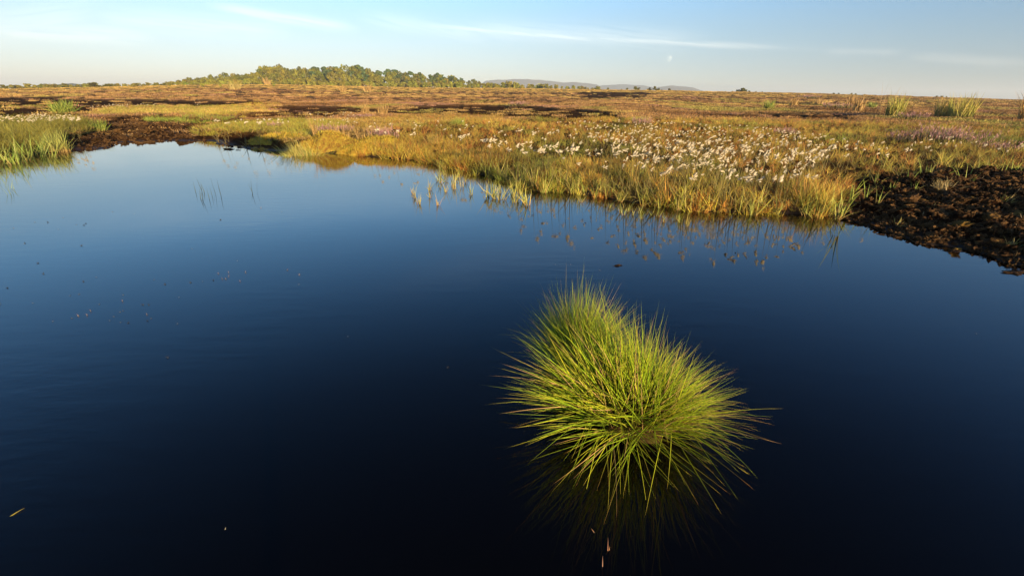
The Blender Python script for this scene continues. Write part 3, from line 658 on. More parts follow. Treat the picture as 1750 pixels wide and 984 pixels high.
def strip_patch(name, label, polys, tint, smin, smax):
    PP = []; TT = []; SS = []
    for (poly, n), tt in zip(polys, tint):
        p_ = samp_px(poly, n); d = shore_d(p_[:, 0], p_[:, 1]); p_ = p_[d > 0.05]; PP.append(p_); TT.append(np.tile(tt, (len(p_), 1)) * (1 + rng.normal(0, .15, (len(p_), 1))))
    p_ = np.concatenate(PP); n = len(p_)
    vi = np.where(rng.random(n) < 0.2, rng.integers(4, 8, n), rng.integers(0, 4, n)); s_ = rng.random(n) < 0.25; vi = np.where(s_, rng.integers(8, 11, n), vi)
    sx = U(smin, smax, n); scatter(name, label, SEDGE, on_ground(p_), U(0, 6.28, n), np.stack([sx * 1.5, sx * 1.5, sx], -1), np.clip(np.concatenate(TT), 0, 2), np.stack([rng.normal(0, .1, n), rng.normal(.1, .1, n)], -1), vi)
strip_patch('strip_grass', 'yellowish grass strips between the dark peat bands on the left',
            [([(146, 198), (190, 187), (250, 185), (340, 183), (430, 185), (400, 200), (340, 203), (250, 199), (160, 203)], 1500),
             ([(335, 229), (328, 222), (372, 215), (440, 211), (520, 212), (600, 214), (560, 240), (500, 240), (480, 232), (430, 230), (370, 229)], 1100),
             ([(340, 200), (370, 184), (440, 176), (480, 181), (460, 190), (430, 197), (400, 202)], 700),
             ([(600, 225), (560, 215), (700, 200), (860, 200), (860, 212), (700, 218), (640, 232)], 500),
             ([(240, 207), (260, 202), (400, 205), (400, 208), (300, 209)], 160), ([(0, 184), (20, 182), (75, 183), (75, 186), (10, 188)], 45)],
            [np.array([1.0, 1.05, 0.8]), np.array([0.95, 1.0, 0.75]), np.array([1.35, 1.15, 0.8]), np.array([1.05, 0.85, 0.7]), np.array([.8, 1.1, .8]), np.array([.9, 1.0, .8])], 0.5, 0.85)

# ------------------------------------------------------------------ peat crumbs and clods
def lump(name, seed, sub=2, m=None, rough=0.55, flat=0.7):
    import bmesh
    bm = bmesh.new(); bmesh.ops.create_icosphere(bm, subdivisions=sub, radius=1.0); r = np.random.default_rng(seed); o = r.uniform(0, 50, 3)
    co = np.array([v.co[:] for v in bm.verts])
    f = fbm(co[:, 0] * 1.1 + o[0] + co[:, 2] * 0.8, co[:, 1] * 1.1 + o[1] - co[:, 2] * 1.2, 4, 0.65); f2 = fbm(co[:, 0] * 3 + o[1], co[:, 1] * 3 + co[:, 2] * 3 + o[2], 3, 0.7)
    co *= np.clip(1 + rough * f + rough * 0.6 * f2, .25, 2.2)[:, None] * np.array([1, r.uniform(0.7, 1), flat]); 
    for v, c in zip(bm.verts, co): v.co = c
    me = bpy.data.meshes.new(name); bm.to_mesh(me); bm.free(); me.materials.append(m or M_PEAT); return me
CL = [lump('clod', k, 3, M_PEAT, 1.5, 0.7) for k in range(7)]; CLM = [lump('mossy_clod', 20 + k, 3, M_CLODM, 1.0, 0.6) for k in range(3)]
CS = [lump('crumb', 40 + k, 2, M_PEAT, 1.5, 0.8) for k in range(5)]
BANK = [(1432, 376), (1445, 345), (1475, 325), (1530, 314), (1620, 306), (1850, 306), (2050, 340), (2050, 540), (1750, 458), (1690, 441), (1615, 421), (1520, 402)]
p_ = samp_px(BANK, 15000); p2 = samp_px([(70, 262), (75, 244), (120, 232), (160, 214), (210, 204), (320, 206), (350, 212), (330, 226), (370, 236), (440, 246), (440, 256), (369, 243), (206, 244), (171, 257)], 3200)
p_ = np.concatenate([p_, p2]); d = shore_d(p_[:, 0], p_[:, 1]); p_ = p_[d > -0.04]; n = len(p_)
s = 0.006 + 0.024 * rng.random(n) ** 2.6; s = s * np.where(p_[:, 0] < 0, 1.5, 1.0)
scatter('peat_crumbs', 'dark crumbs of loose peat strewn over the bare banks', CS, on_ground(p_, 0.002), U(0, 6.28, n), s, np.ones((n, 3)), np.stack([U(-.5, .5, n), U(-.5, .5, n)], -1))
n = 1100; p_ = samp_px(BANK, n); d = shore_d(p_[:, 0], p_[:, 1]); p_ = p_[d > .05]; n = len(p_); rt = on_ground(p_, .008)
fib = strips(rt, U(-3.1, 3.1, n), U(.5, 1.7, n), U(-1.5, 1.5, n), U(.015, .07, n), U(.003, .007, n), 3, pick([(.12, .07, .03), (.2, .13, .06)], n), pick([(.30, .18, .07), (.45, .34, .2), (.14, .08, .04)], n))
tag(link('peat_fibres', build('peat_fibres', fib, M_VEG)), 'dead roots and fibres sticking out of the bare peat', kind='stuff')
def clod(x, y, s, moss, label, group, name='peat_clod', cat='peat clod'):
    me = random.choice(CLM if moss else CL); o = link(name, me); z = float(ground_z(np.array([x]), np.array([y]))[0])
    o.location = (x, y, z + s * 0.15); o.rotation_euler = (random.uniform(-.4, .4), random.uniform(-.4, .4), random.uniform(0, 6.28)); o.scale = (s * random.uniform(.9, 1.5), s, s * random.uniform(.6, 1.0))
    tag(o, label, cat, group)
p_ = samp_px(BANK, 260); d = shore_d(p_[:, 0], p_[:, 1]); p_ = p_[d > 0.02][:190]; px, py = proj(p_[:, 0], p_[:, 1], np.full(len(p_), .08))
for (x, y), a, b in zip(p_, px, py):
    wet = float(shore_d(np.array([x]), np.array([y]))[0]) < 0.35
    if wet: clod(x, y, random.uniform(.02, .05), False, 'small wet lump of black peat at the waterline of the right bank', 'wet peat lumps along the right waterline')
    else:
        s_ = .022 + .05 * random.random() ** 2.0; big = 'large' if s_ > .055 else 'middling' if s_ > .038 else 'small'
        wh = 'left end' if a < 1560 else 'middle' if a < 1660 else 'right end'; dd_ = b - np.interp(a, [1440, 1600, 1750], [330, 304, 304]); ln = np.interp(a, [1440, 1600, 1750], [50, 112, 150])
        hh_ = 'below the grass' if dd_ < ln * .3 else 'halfway down' if dd_ < ln * .65 else 'near the water'
        clod(x, y, s_, False, big + ' crumbly dark peat clod ' + hh_ + ', ' + wh + ' of right bank', big + ' peat clods ' + hh_ + ', ' + wh + ' of the right bank')
for a, b, s, lb in [(1560, 350, .10, 'broad brown mossy clod below the first green shoots of the right bank'), (1532, 322, .06, 'small mossy clod tucked under the grass edge at the left of the bare bank'), (1572, 340, .07, 'golden mossy clod uphill of the broad brown one'), (1640, 378, .10, 'rounded orange mossy clod halfway up the bare bank'),
                    (1690, 372, .11, 'tall moss covered clod near the upper right of the bare bank'), (1702, 396, .11, 'mossy clod just below the tall moss covered one'), (1654, 346, .08, 'brown mossy clod right of the straw coloured tuft'), (1648, 398, .08, 'low mossy clod above the orange dead tuft'),
                    (1600, 384, .07, 'brown mossy clod in the middle of the bare bank near the water'), (1740, 365, .08, 'mossy clod at the right edge of the picture on the bare bank'), (1722, 440, .06, 'mossy clod near the waterline at the far right')]:
    q_ = unproj(a, b, .15); clod(q_[0], q_[1], s * .75, True, lb, None, 'mossy_clod', 'mossy clod')
p_ = samp_px([(75, 262), (80, 246), (120, 236), (170, 216), (230, 205), (330, 208), (340, 222), (370, 236), (420, 246), (369, 243), (206, 245), (171, 257)], 60)
for x, y in p_:
    if float(shore_d(np.array([x]), np.array([y]))[0]) > 0.02: s_ = random.uniform(.05, .13); sz_ = 'large' if s_ > .1 else 'small'; a_ = float(proj(np.array([x]), np.array([y]), np.array([.1]))[0][0]); wh = 'beside the left bank grass' if a_ < 170 else 'in its middle' if a_ < 290 else 'towards the shaded shore'; clod(x, y, s_, False, sz_ + ' reddish peat lump on the mud flat behind the pool, ' + wh, sz_ + ' mud flat lumps ' + wh)
for a, b, s, lb in [(1507, 401, .035, 'black peat flake in the water nearest the bare bank corner'), (1533, 406, .05, 'flat black peat flake floating off the right bank'), (1568, 413, .03, 'small peat flake close in below the right bank'), (1631, 430, .055, 'lone flat peat flake floating beyond the right bank slope'), (1738, 466, .06, 'flat peat flake floating at the right edge of the picture'),
                    (1055, 454, .026, 'flat brown fragment floating just behind the foreground tussock'), (391, 255.5, .09, 'black wet peat hump just off the shaded shore'), (407, 257, .05, 'second black hump in the water beside the shaded shore'), (322, 245.5, .06, 'dark fragment in the water off the mud flat'), (252, 244, .18, 'flat tan peat slab at the edge of the mud flat')]:
    q_ = unproj(a, b, 0); o = link('peat_flake', random.choice(CL)); o.location = (q_[0], q_[1], 0.003); o.scale = (s, s * .6, s * (.16 if s < .07 else .3)); o.rotation_euler = (0, 0, random.uniform(-.4, .4)); tag(o, lb, 'peat flake')

# ------------------------------------------------------------------ moss hummocks
def hummock(px, py, wpx, hpx, seed, label, m=M_MOSS):
    q_ = unproj(px, py, 0.1); dist = math.hypot(q_[0], q_[1]); k = dist / F * 1.08; W = wpx * k / 2; Hh = hpx * k * 1.05
    r = np.random.default_rng(seed); nr, na = 26, 64; V = []; o = r.uniform(0, 30, 2)
    for i in range(nr):
        rho = i / (nr - 1)
        for j in range(na):
            a = 2 * math.pi * j / na; x, y = rho * math.cos(a), rho * math.sin(a)
            e = 1 + 0.3 * float(fbm(np.array([math.cos(a) * 1.3 + o[0]]), np.array([math.sin(a) * 1.3 + o[1]]), 3)[0])
            V.append((x * W * e, y * W * 0.7 * e))
    V = np.array(V); rho = np.repeat(np.arange(nr) / (nr - 1), na)
    gr_ = ground_z(V[:, 0] + q_[0], V[:, 1] + q_[1], fine=False) - gz(q_[0], q_[1])
    z = np.maximum(gr_, -.16) + Hh * (1 - rho ** 2.4) * (1 + 0.55 * fbm(V[:, 0] * 3.2 / W * .8 + o[0], V[:, 1] * 2.2 / W + o[1], 3)) + 0.02 * fbm(V[:, 0] * 12, V[:, 1] * 12, 3) + 0.018 * np.abs(fbm(V[:, 0] * 30, V[:, 1] * 30, 2)) - 0.03
    V3 = np.column_stack([V, z]); idx = np.arange(nr * na).reshape(nr, na); nx = np.roll(idx, -1, 1)
    qd = np.stack([idx[:-1], idx[1:], nx[1:], nx[:-1]], -1).reshape(-1, 4)
    # short moss fronds standing on the skin
    n = int(1800); kk = rng.integers(na, nr * na, n); root = V3[kk]
    fr = strips(root, U(-3.1, 3.1, n), U(0, 0.9, n), U(0, .5, n), U(0.03, 0.09, n), U(.008, .016, n), 1, pick([(0.40, 0.28, 0.03), (0.32, 0.22, 0.03), (0.38, 0.32, .04)], n), pick([(0.72, 0.48, 0.07), (0.55, 0.45, .06), (0.62, 0.28, .06), (.25, .16, .03)], n))
    e = empty('moss_hummock', (q_[0], q_[1], gz(q_[0], q_[1]) - 0.01)); link('cushion', mk_mesh('moss_cushion', V3, [qd], None, m, True), e)
    fo = link('fronds', build('moss_fronds', fr, M_VEG), e); tag(fo, kind='stuff'); tag(e, label, 'moss hummock')
hummock(470, 240, 90, 8, 1, 'low golden moss carpet left of the pale tussock by the pool')
hummock(528, 252, 66, 12, 2, 'bright golden green moss mound at the water beside the pale tussock')
hummock(568, 250, 100, 17, 3, 'tallest rusty green moss mound in the middle of the mossy point', M_MOSSB)
hummock(615, 255, 80, 10, 4, 'olive moss mound at the right end of the mossy point')
hummock(652, 250, 80, 12, 5, 'wide yellowish moss mound below the pink heather')
hummock(693, 271, 52, 8, 6, 'small dark green moss mound at the waterline with straw tuft', M_MOSSB)
hummock(620, 266, 40, 5, 7, 'little flat moss pad at the waterline below the olive mound', M_MOSSB)
hummock(425, 250, 50, 2, 8, 'dark moss pad on the shaded shore behind the pool', M_MOSSB)

# ------------------------------------------------------------------ separate tussocks and rush clumps on the moor
STRAWP = [(0.48, 0.30, 0.11), (0.42, 0.25, 0.09)]; GREENP = [(0.28, 0.34, 0.06), (0.36, 0.38, 0.07), (0.20, 0.26, 0.05)]
def clump(px, py, wpx, hpx, ct, n, label, name='grass_tussock', cat='grass tussock', lean=None, cb=None, cm=None, th=(0.02, 0.8), wmul=1.0, curl=(0.0, 0.6)):
    q_ = unproj(px, py, 0.15); dist = math.hypot(q_[0], q_[1]); k = dist / F * 1.08; Hh = hpx * k; W = wpx * k
    phi = U(-math.pi, math.pi, n)
    if lean is not None: kk = rng.random(n) < 0.6; phi[kk] = lean + rng.normal(0, .4, kk.sum())
    root = disc(n, W * 0.22); root[:, 2] = -0.02
    th_ = U(*th, n); thmax = math.atan2(W * .5, Hh) * 1.7; th_ = np.minimum(th_, max(thmax, .15))
    part = strips(root, phi, th_, U(*curl, n), U(0.35, 1.08, n) * Hh, np.maximum(U(.006, .010, n), k * .75) * wmul, 4, pick(cb or [(0.40, 0.27, 0.10)], n), pick(ct, n), cm=pick(cm or ct, n))
    o = link(name, build(name, part, M_VEG)); o.location = (q_[0], q_[1], gz(q_[0], q_[1])); tag(o, label, cat); return o
clump(108, 190, 38, 17, GREENP, 420, 'small dome shaped green tussock alone on the far left dark peat', cb=[(.22, .22, .06)], th=(0, 1.1))
clump(97, 247, 46, 27, [(0.38, 0.36, 0.09), (0.3, 0.32, .08)], 420, 'yellow green tussock with a straw skirt on the left mud shore', lean=math.pi * .85, cb=[(0.50, 0.30, 0.12)])
clump(516, 253, 84, 44, [(0.36, 0.38, 0.08), (0.30, 0.34, .08), (0.6, .44, .14), (.6, .44, .14)], 1000, 'big pale tussock leaning left over the mossy point', lean=math.pi * 1.0, cb=[(0.52, 0.33, 0.13)], th=(0.1, 1.2), curl=(0.1, 0.9))
clump(540, 240, 18, 44, STRAWP, 60, 'upright straw coloured grass right behind the pale tussock', th=(0, .25))
clump(585, 242, 60, 34, STRAWP, 90, 'sparse straw grass rising from the rusty moss mound', th=(0, .45), wmul=.8)
clump(625, 241, 60, 30, STRAWP, 80, 'loose straw grass between the moss mound and the pink heather', th=(0, .5), wmul=.8)
clump(695, 268, 34, 18, STRAWP, 120, 'short straw tuft on the small waterline moss mound', th=(0, .9))
clump(783, 216, 44, 15, GREENP, 260, 'soft light green grass clump behind the left end of the cotton heads', th=(0, .8))
clump(1313, 190, 20, 15, GREENP, 160, 'small bright green clump on the moor above the densest cotton heads')
clump(1527, 200, 42, 28, [(.42, .38, .06), (.32, .32, .05), (.60, .42, .12)], 230, 'tall dark green rush clump breaking the right skyline', 'rush_clump', 'rush clump', th=(0, .3), cb=[(.16, .16, .05)])
clump(1518, 195, 60, 42, [(0.42, 0.32, 0.16)], 26, 'thin seeding grass stalks above the tall rush clump', 'grass_stalks', 'grass stalks', th=(0, .35), wmul=.45)
clump(1610, 201, 34, 24, [(0.46, 0.33, 0.10), (.26, .25, .05)], 170, 'brownish rush clump left of its taller neighbour on the right skyline', 'rush_clump', 'rush clump', th=(0, .35), cb=[(.16, .15, .05)])
clump(1640, 203, 48, 29, [(0.55, 0.42, 0.10), (.36, .34, .06)], 200, 'broad olive brown rush clump right of the brownish one', 'rush_clump', 'rush clump', th=(0, .35), cb=[(.14, .14, .05)])
clump(1752, 206, 30, 32, [(0.5, 0.28, 0.08)], 200, 'orange grass clump cut by the right edge of the picture', th=(0, .3))
clump(1465, 193, 26, 20, STRAWP, 140, 'pale upright grass left of the tall dark rush clump', th=(0, .25))
clump(1450, 190, 20, 18, STRAWP, 100, 'pale grass wisp furthest left of the upright skyline grasses', th=(0, .25))
clump(1355, 186, 20, 13, STRAWP, 100, 'orange straw clump on the moor right of the small green clump', th=(0, .3))
clump(1397, 184, 20, 10, STRAWP, 90, 'small straw clump between two taller moor clumps', th=(0, .3))
clump(1488, 188, 20, 9, GREENP, 90, 'low green plant behind the tall rush clump')
clump(500, 163, 26, 15, STRAWP, 90, 'leaning orange straw clump below the tall middle of the wood', lean=math.pi * .9, th=(0.05, .7))
clump(461, 165, 16, 11, STRAWP, 60, 'short straw clump left of the leaning orange one', lean=math.pi, th=(0, .6))
clump(630, 170, 22, 14, STRAWP, 70, 'pale straw clump on the moor under the right half of the wood', th=(0, .5))
clump(588, 170, 18, 9, STRAWP, 110, 'faint straw clump left of the pale one')
clump(404, 168, 30, 13, [(.36, .28, .09)], 130, 'yellowish grass clump on the moor below the low left slope of the wood', th=(0, .5))
clump(655, 198, 30, 17, STRAWP, 130, 'upright straw grass on the heath behind the mossy point', th=(0, .3))
clump(625, 194, 22, 17, STRAWP, 90, 'thin straw grass left of the upright straw grass', th=(0, .3))
clump(1611, 330, 34, 18, [(0.46, 0.34, 0.15)], 150, 'straw coloured tuft alone on the bare peat of the right bank', cb=[(.3, .18, .08)], th=(0, 1.1))
clump(1678, 417, 28, 20, [(0.42, 0.22, 0.10)], 90, 'dead orange tuft near the waterline of the bare right bank', cb=[(.25, .12, .06)], th=(0, 1.0), wmul=.8)
for a_, b_, lb_ in [(1600, 352, 'small dry grass tuft in the middle of the bare peat, below the straw coloured one'), (1716, 352, 'small dry tuft among the clods near the right picture edge'), (1540, 366, 'small dry tuft low on the left end of the bare peat'), (1735, 400, 'low dry tuft on the bare peat above the water at far right')]:
    clump(a_, b_, 24, 14, [(0.46, 0.32, 0.13), (.3, .3, .07)], 50, lb_, cb=[(.3, .18, .08)], th=(0, 1.1), wmul=.8)
clump(740, 250, 40, 30, STRAWP + YG, 90, 'tall loose rusty grass above the left end of the sedge shore', th=(0, .6), wmul=.5)
clump(165, 222, 40, 16, GREENP, 240, 'fresh green tuft at the right tip of the left bank grass', lean=0.0, th=(0, .6))

# ------------------------------------------------------------------ heather bushes
def heather(px, py, wpx, hpx, label, pink=0.8):
    q_ = unproj(px, py, 0.15); dist = math.hypot(q_[0], q_[1]); k = dist / F * 1.08; Hh = hpx * k; W = wpx * k; n = 120
    root = disc(n, W * .42); root[:, 2] = -.02; phi = np.arctan2(root[:, 1], root[:, 0]) + rng.normal(0, .6, n); L = U(.6, 1.05, n) * Hh; th = np.hypot(root[:, 0], root[:, 1]) / W * 1.2
    f_ = strips(root, phi, th, 0 * L + .1, L * .8, np.maximum(U(.012, .02, n), k * .9), 2, pick([(.10, .07, .03)], n), pick([(.14, .13, .05)], n))
    e = empty('heather_bush', (q_[0], q_[1], gz(q_[0], q_[1]))); tag(link('foliage', build('heather_foliage', f_, M_VEG), e), kind='stuff')
    m_ = int(n * 2.6); kk = rng.integers(0, n, m_); rr = root[kk] + rng.normal(0, .015, (m_, 3)); d_ = np.stack([np.sin(th[kk]) * np.cos(phi[kk]), np.sin(th[kk]) * np.sin(phi[kk]), np.cos(th[kk])], -1)
    rr = rr + d_ * (L[kk] * U(.45, .95, m_))[:, None]
    fl = strips(rr, U(-3.1, 3.1, m_), U(0, 1.0, m_), 0 * L[kk], U(.03, .06, m_) * Hh / .25, np.maximum(U(.010, .02, m_), k * .8), 1, pick([(.40, .20, .22), (.34, .17, .19)], m_), pick([(.60, .33, .30), (.50, .27, .27), (.46, .32, .12)], m_))
    tag(link('flowers', build('heather_flowers', fl, M_VEG), e), kind='stuff'); tag(e, label, 'heather')
for a in [(648, 240, 26, 20, 'small pink heather left of the larger pink sprays over the moss'), (665, 243, 30, 24, 'pink heather sprays above the wide yellowish moss mound'), (560, 232, 24, 16, 'faint pink heather behind the pale tussock'), (590, 230, 20, 12, 'pale pink heather right of the straw grass on the mossy point'),
          (1546, 248, 40, 16, 'low mauve heather left of the big purple bushes'), (1590, 250, 44, 26, 'tall purple heather, left of the two biggest bushes'), (1622, 252, 40, 20, 'purple heather in the middle of the pink bushes on the right'), (1655, 253, 44, 22, 'purple heather, right of the two biggest bushes'), (1700, 262, 44, 13, 'low pink heather trailing off towards the right edge'),
          (1095, 218, 30, 15, 'pinkish heather among the cotton heads near their left end'), (1340, 235, 26, 12, 'small mauve heather inside the densest cotton heads'), (885, 184, 34, 8, 'mauve heather patch behind the dark peat band left part'), (620, 203, 40, 7, 'faint mauve heather on the heath behind the mossy point'), (470, 222, 16, 10, 'tiny pink heather at the grass strip by the pool'), (1430, 190, 40, 8, 'mauve heather below the pale upright grasses'), (1560, 205, 30, 9, 'mauve heather between the rush clumps'), (1380, 178, 30, 5, 'far mauve heather patch near the right skyline')]:
    heather(*a)

# ------------------------------------------------------------------ cotton grass
def cotton_head(seed, hairs=16):
    r = np.random.default_rng(seed); V = []; Q = []; nu, nv = 6, 7; Lh = r.uniform(.028, .055); T = r.uniform(.006, .011); up = r.uniform(-.3, .6)
    for i in range(nv):
        t_ = i / (nv - 1); w = T * (math.sin(math.pi * min(1, t_ * .9 + .08)) ** .7) + .001
        for j in range(nu):
            a = 2 * math.pi * j / nu; k = 1 + r.uniform(-.35, .35)
            V.append((t_ * Lh + r.uniform(-.004, .004), w * k * math.cos(a), w * k * math.sin(a) + t_ * t_ * Lh * up))
    for i in range(nv - 1):
        for j in range(nu): Q.append((i * nu + j, i * nu + (j + 1) % nu, (i + 1) * nu + (j + 1) % nu, (i + 1) * nu + j))
    V = np.array(V); n = hairs; root = np.stack([r.uniform(0, Lh, n), r.normal(0, T * .5, n), r.normal(0, T * .5, n)], -1)
    hv = strips(root, r.normal(0, .5, n), r.uniform(1.1, 1.9, n), r.normal(0, .5, n), r.uniform(.015, .035, n), r.uniform(.0015, .003, n), 2, np.tile([.72, .64, .50], (n, 1)), np.tile([.74, .66, .52], (n, 1)))
    return (V, np.array(Q), np.zeros((0, 3), int), np.tile([.74, .64, .48], (len(V), 1))), hv
HH = 0.36
def cotton_mesh(seed, m):
    r = np.random.default_rng(seed + 900); parts = []
    for k in range(r.choice([1, 2, 2, 3])):
        for (V, Q, T_, C) in cotton_head(seed * 7 + k, 12):
            a = r.uniform(-.9, 1.0) if k else r.uniform(-.25, .45); c_, s_ = math.cos(a), math.sin(a); f = .75 if k else 1.0
            V = V * f; V = np.stack([V[:, 0] * c_ - V[:, 2] * s_, V[:, 1], V[:, 0] * s_ + V[:, 2] * c_], -1) + np.array([k * r.uniform(-.02, .015), k * r.uniform(-.012, .012), -k * r.uniform(.0, .016)]); parts.append((V, Q, T_, C))
    v, q, t_, c = join(parts); return mk_mesh('cotton_head', v + np.array([.035, 0, HH]), [q, t_], c, m, True)
def stem_mesh(seed, m):
    r = np.random.default_rng(seed); th = np.array([0.0] + [r.uniform(.2, .6)] * 2); L = np.array([HH * 1.005, .22, .16])
    return build('cotton_stem', strips(np.array([[0, 0, 0.0]] * 3), np.array([0.0, 2.0, 4.0]), th, np.array([.16, .6, .8]), L, np.array([.006, .008, .008]), 5, np.tile([.20, .13, .05], (3, 1)), np.tile([.30, .28, .09], (3, 1)), np.array([.4, 0, 1]), True), m)
CH = [cotton_mesh(k, M_COT) for k in range(9)]; CT = [stem_mesh(100 + k, M_VEG) for k in range(5)]
CHI = [cotton_mesh(k, M_COTI) for k in range(200, 207)]; STI = [stem_mesh(300 + k, M_VEGI) for k in range(3)]
cotz = [([(1000, 215), (1130, 205), (1270, 214), (1420, 232), (1500, 247), (1450, 266), (1350, 275), (1230, 264), (1100, 250), (1000, 236)], 400, 'dense'),
        ([(830, 225), (920, 210), (1060, 204), (1250, 214), (1260, 300), (1050, 264), (860, 260), (740, 268)], 250, 'left'),
        ([(900, 245), (1250, 265), (1440, 285), (1345, 326), (1050, 305)], 100, 'front'), ([(1150, 262), (1400, 268), (1370, 300), (1180, 292)], 30, 'front'),
        ([(600, 205), (850, 205), (850, 270), (700, 262), (640, 240)], 55, 'moss'), ([(1480, 230), (1760, 232), (1760, 262), (1560, 258), (1450, 285)], 40, 'right'),
        ([(-70, 199), (60, 195), (135, 197), (128, 205), (-70, 209)], 230, 'bank'), ([(142, 181), (200, 177), (280, 176.5), (280, 180), (150, 184)], 42, 'strip'), ([(325, 174), (345, 172), (345, 179), (325, 179)], 7, 'strip'),
        ([(362, 206), (500, 202), (500, 209), (362, 212)], 26, 'pool'), ([(520, 193), (605, 192), (610, 212), (540, 210)], 30, 'moss')]
LB = {'dense': ('white cotton grass plant in the densest band of cotton heads', 'cotton grass in the densest band'), 'left': ('white cotton grass plant in the looser left half of the cotton heads', 'cotton grass in the looser left half'),
      'front': ('white cotton grass plant in the front of the bank, close to the pool', 'cotton grass in the front of the right bank'), 'moss': ('scattered cotton grass plant between the mossy point and the cotton field', 'scattered cotton grass by the mossy point'),
      'right': ('cotton grass plant beside the purple heather on the right', 'cotton grass beside the purple heather'), 'bank': ('white cotton grass plant behind the lush grass of the left bank', 'cotton grass behind the left bank'),
      'strip': ('tiny cotton grass plant on the far left grass strip', 'cotton grass on the far left strip'), 'pool': ('small cotton grass plant on the grass strip behind the shaded shore', 'cotton grass behind the shaded shore')}
heads = []
for poly, n, z_ in cotz:
    pl = np.array(poly, float); m_ = 0
    while m_ < n:
        a_, b_ = rng.uniform(pl.min(0), pl.max(0))
        if not inpoly(np.array([a_]), np.array([b_]), pl)[0]: continue
        m_ += 1
        u = rng.uniform(.85, 1.2) if b_ < 275 else rng.uniform(.64, .86); x, y, _ = unproj(a_, b_, 0.15 + HH * u); r_h = math.hypot(x, y)
        for st_ in range(10):                              # heads near the pool lean out over it from plants rooted on the bank
            k_ = 1 + st_ * .05 / r_h
            if float(shore_d(np.array([x * k_]), np.array([y * k_]))[0]) > .06: heads.append((x * k_, y * k_, z_, u, math.atan2(st_ * .05, .15 + HH * u - .1))); break
heads.sort(key=lambda h: math.hypot(h[0], h[1])); first = True; sx = []; n_thing = 300; heads = [h for h in heads]
for i, (x, y, z_, u, ln) in enumerate(heads):
    g_ = gz(x, y); s = (0.15 + HH * u - g_) / HH; kh = 1 / s ** .6; rz = random.gauss(0.05, .45)
    if i < n_thing:
        s /= math.cos(ln); kh *= float(np.clip(math.hypot(x, y) / 7.5, .72, 1.0)); e = empty('cotton_grass', (x - .05, y, g_), rz, s); e.rotation_mode = 'XYZ'; e.rotation_euler = (Matrix.Rotation(ln, 4, Vector((y, -x, 0)).normalized() * 1.0) @ Matrix.Rotation(rz, 4, 'Z')).to_euler(); link('stem', random.choice(CT), e); hd = link('seed_head', random.choice(CH), e); hs = random.uniform(.7, 1.5) * kh * (.85 if z_ == 'front' else 1.0); hd.scale = (hs, hs, 1)
        hd.color = (1, 1, 1, 1); hd.scale = (hs, hs, hs); hd.location = (0, 0, HH * (1 - hs)); tag(e, LB[z_][0], 'cotton grass', LB[z_][1])
    else: sx.append((x, y, g_, rz, s))
sx = np.array(sx); n = len(sx)
srcs = [join([cotton_head(k)[0], cotton_head(k)[1]]) for k in range(2)]
scatter('cotton_heads', 'white cotton grass heads too far off to single out', CHI, sx[:, :3], sx[:, 3], sx[:, 4], np.ones((n, 3)) * U(.85, 1.1, n)[:, None])
scatter('cotton_stems', 'thin stems of the far cotton grass', STI, sx[:, :3], sx[:, 3], sx[:, 4], np.ones((n, 3)))

# ------------------------------------------------------------------ sedge shoots at the water's edge and in the water
SH_T = [(0.40, 0.40, 0.09), (0.34, 0.38, 0.08), (0.45, 0.36, 0.12)]; SH_B = [(0.22, 0.20, 0.05), (0.30, 0.12, 0.06)]
def shoot_mesh(n, L, wd, th=(0.0, .55), curl=(-.1, .7), ct=SH_T, cb=SH_B, rad=.035):
    p_ = tuft(n, rad, L, wd, th, curl, 5, cb, ct, cm=ct); return build('sedge_shoot', p_, M_VEG)
SHM = [shoot_mesh(9, (.14, .36), (.007, .012)) for _ in range(9)]
def shoot(px, py, label, group, s=1.0, tint=(1, 1, 1), z=0.0, me=None, name='sedge_shoot', cat='sedge shoot'):
    q_ = unproj(px, py, z); o = link(name, me or random.choice(SHM)); o.location = (q_[0], q_[1], max(z, -0.0) - 0.0); o.rotation_euler = (random.uniform(-.15, .15), random.uniform(-.15, .15), random.uniform(0, 6.28)); o.scale = (s,) * 3; o.color = tuple(tint) + (1,); tag(o, label, cat, group); return o
sh = [p for p in SHORE_PX if 600 < p[0] < 1450]
wln = lambda a: ['at the far left of the grassy bank', 'left of the middle of the bank', 'straight behind the foreground tussock', 'right of the line of the tussock', 'below the densest cotton heads', 'next to the bare peat'][min(5, int((a - 740) // 118))]
for i in range(84):
    a = rng.uniform(740, 1445); b = np.interp(a, [p[0] for p in sh], [p[1] for p in sh]) + rng.uniform(-9, 4)
    shoot(a, b, 'yellow green arching sedge shoot at the waterline, ' + wln(a), 'sedge shoots at the right waterline, ' + wln(a), rng.uniform(.75, 1.2), tuple(np.array([1, 1, .9]) * rng.uniform(.8, 1.15)))
for i in range(30):
    a = rng.uniform(745, 905); b = np.interp(a, [740, 800, 905], [296, 322, 342]) + rng.uniform(-10, 12)
    shoot(a, b, 'thin pale sedge shoot in the water off the left end of the grassy bank', 'pale sedge shoots standing in the water', rng.uniform(.6, 1.0), (1.1, 1.05, 1.0))
for i in range(10):
    a = rng.uniform(700, 770); b = rng.uniform(322, 352)
    shoot(a, b, 'sparse thin shoot furthest out in the water, left of the bank', 'outermost thin shoots in the water', rng.uniform(.4, .75), (1.0, .8, .8))
for i in range(14):
    a = rng.uniform(990, 1180); b = np.interp(a, [990, 1180], [350, 385]) + rng.uniform(-6, 5)
    shoot(a, b, 'short shoot in the water just off the middle of the grassy bank', 'short shoots off the middle of the bank', rng.uniform(.35, .6))
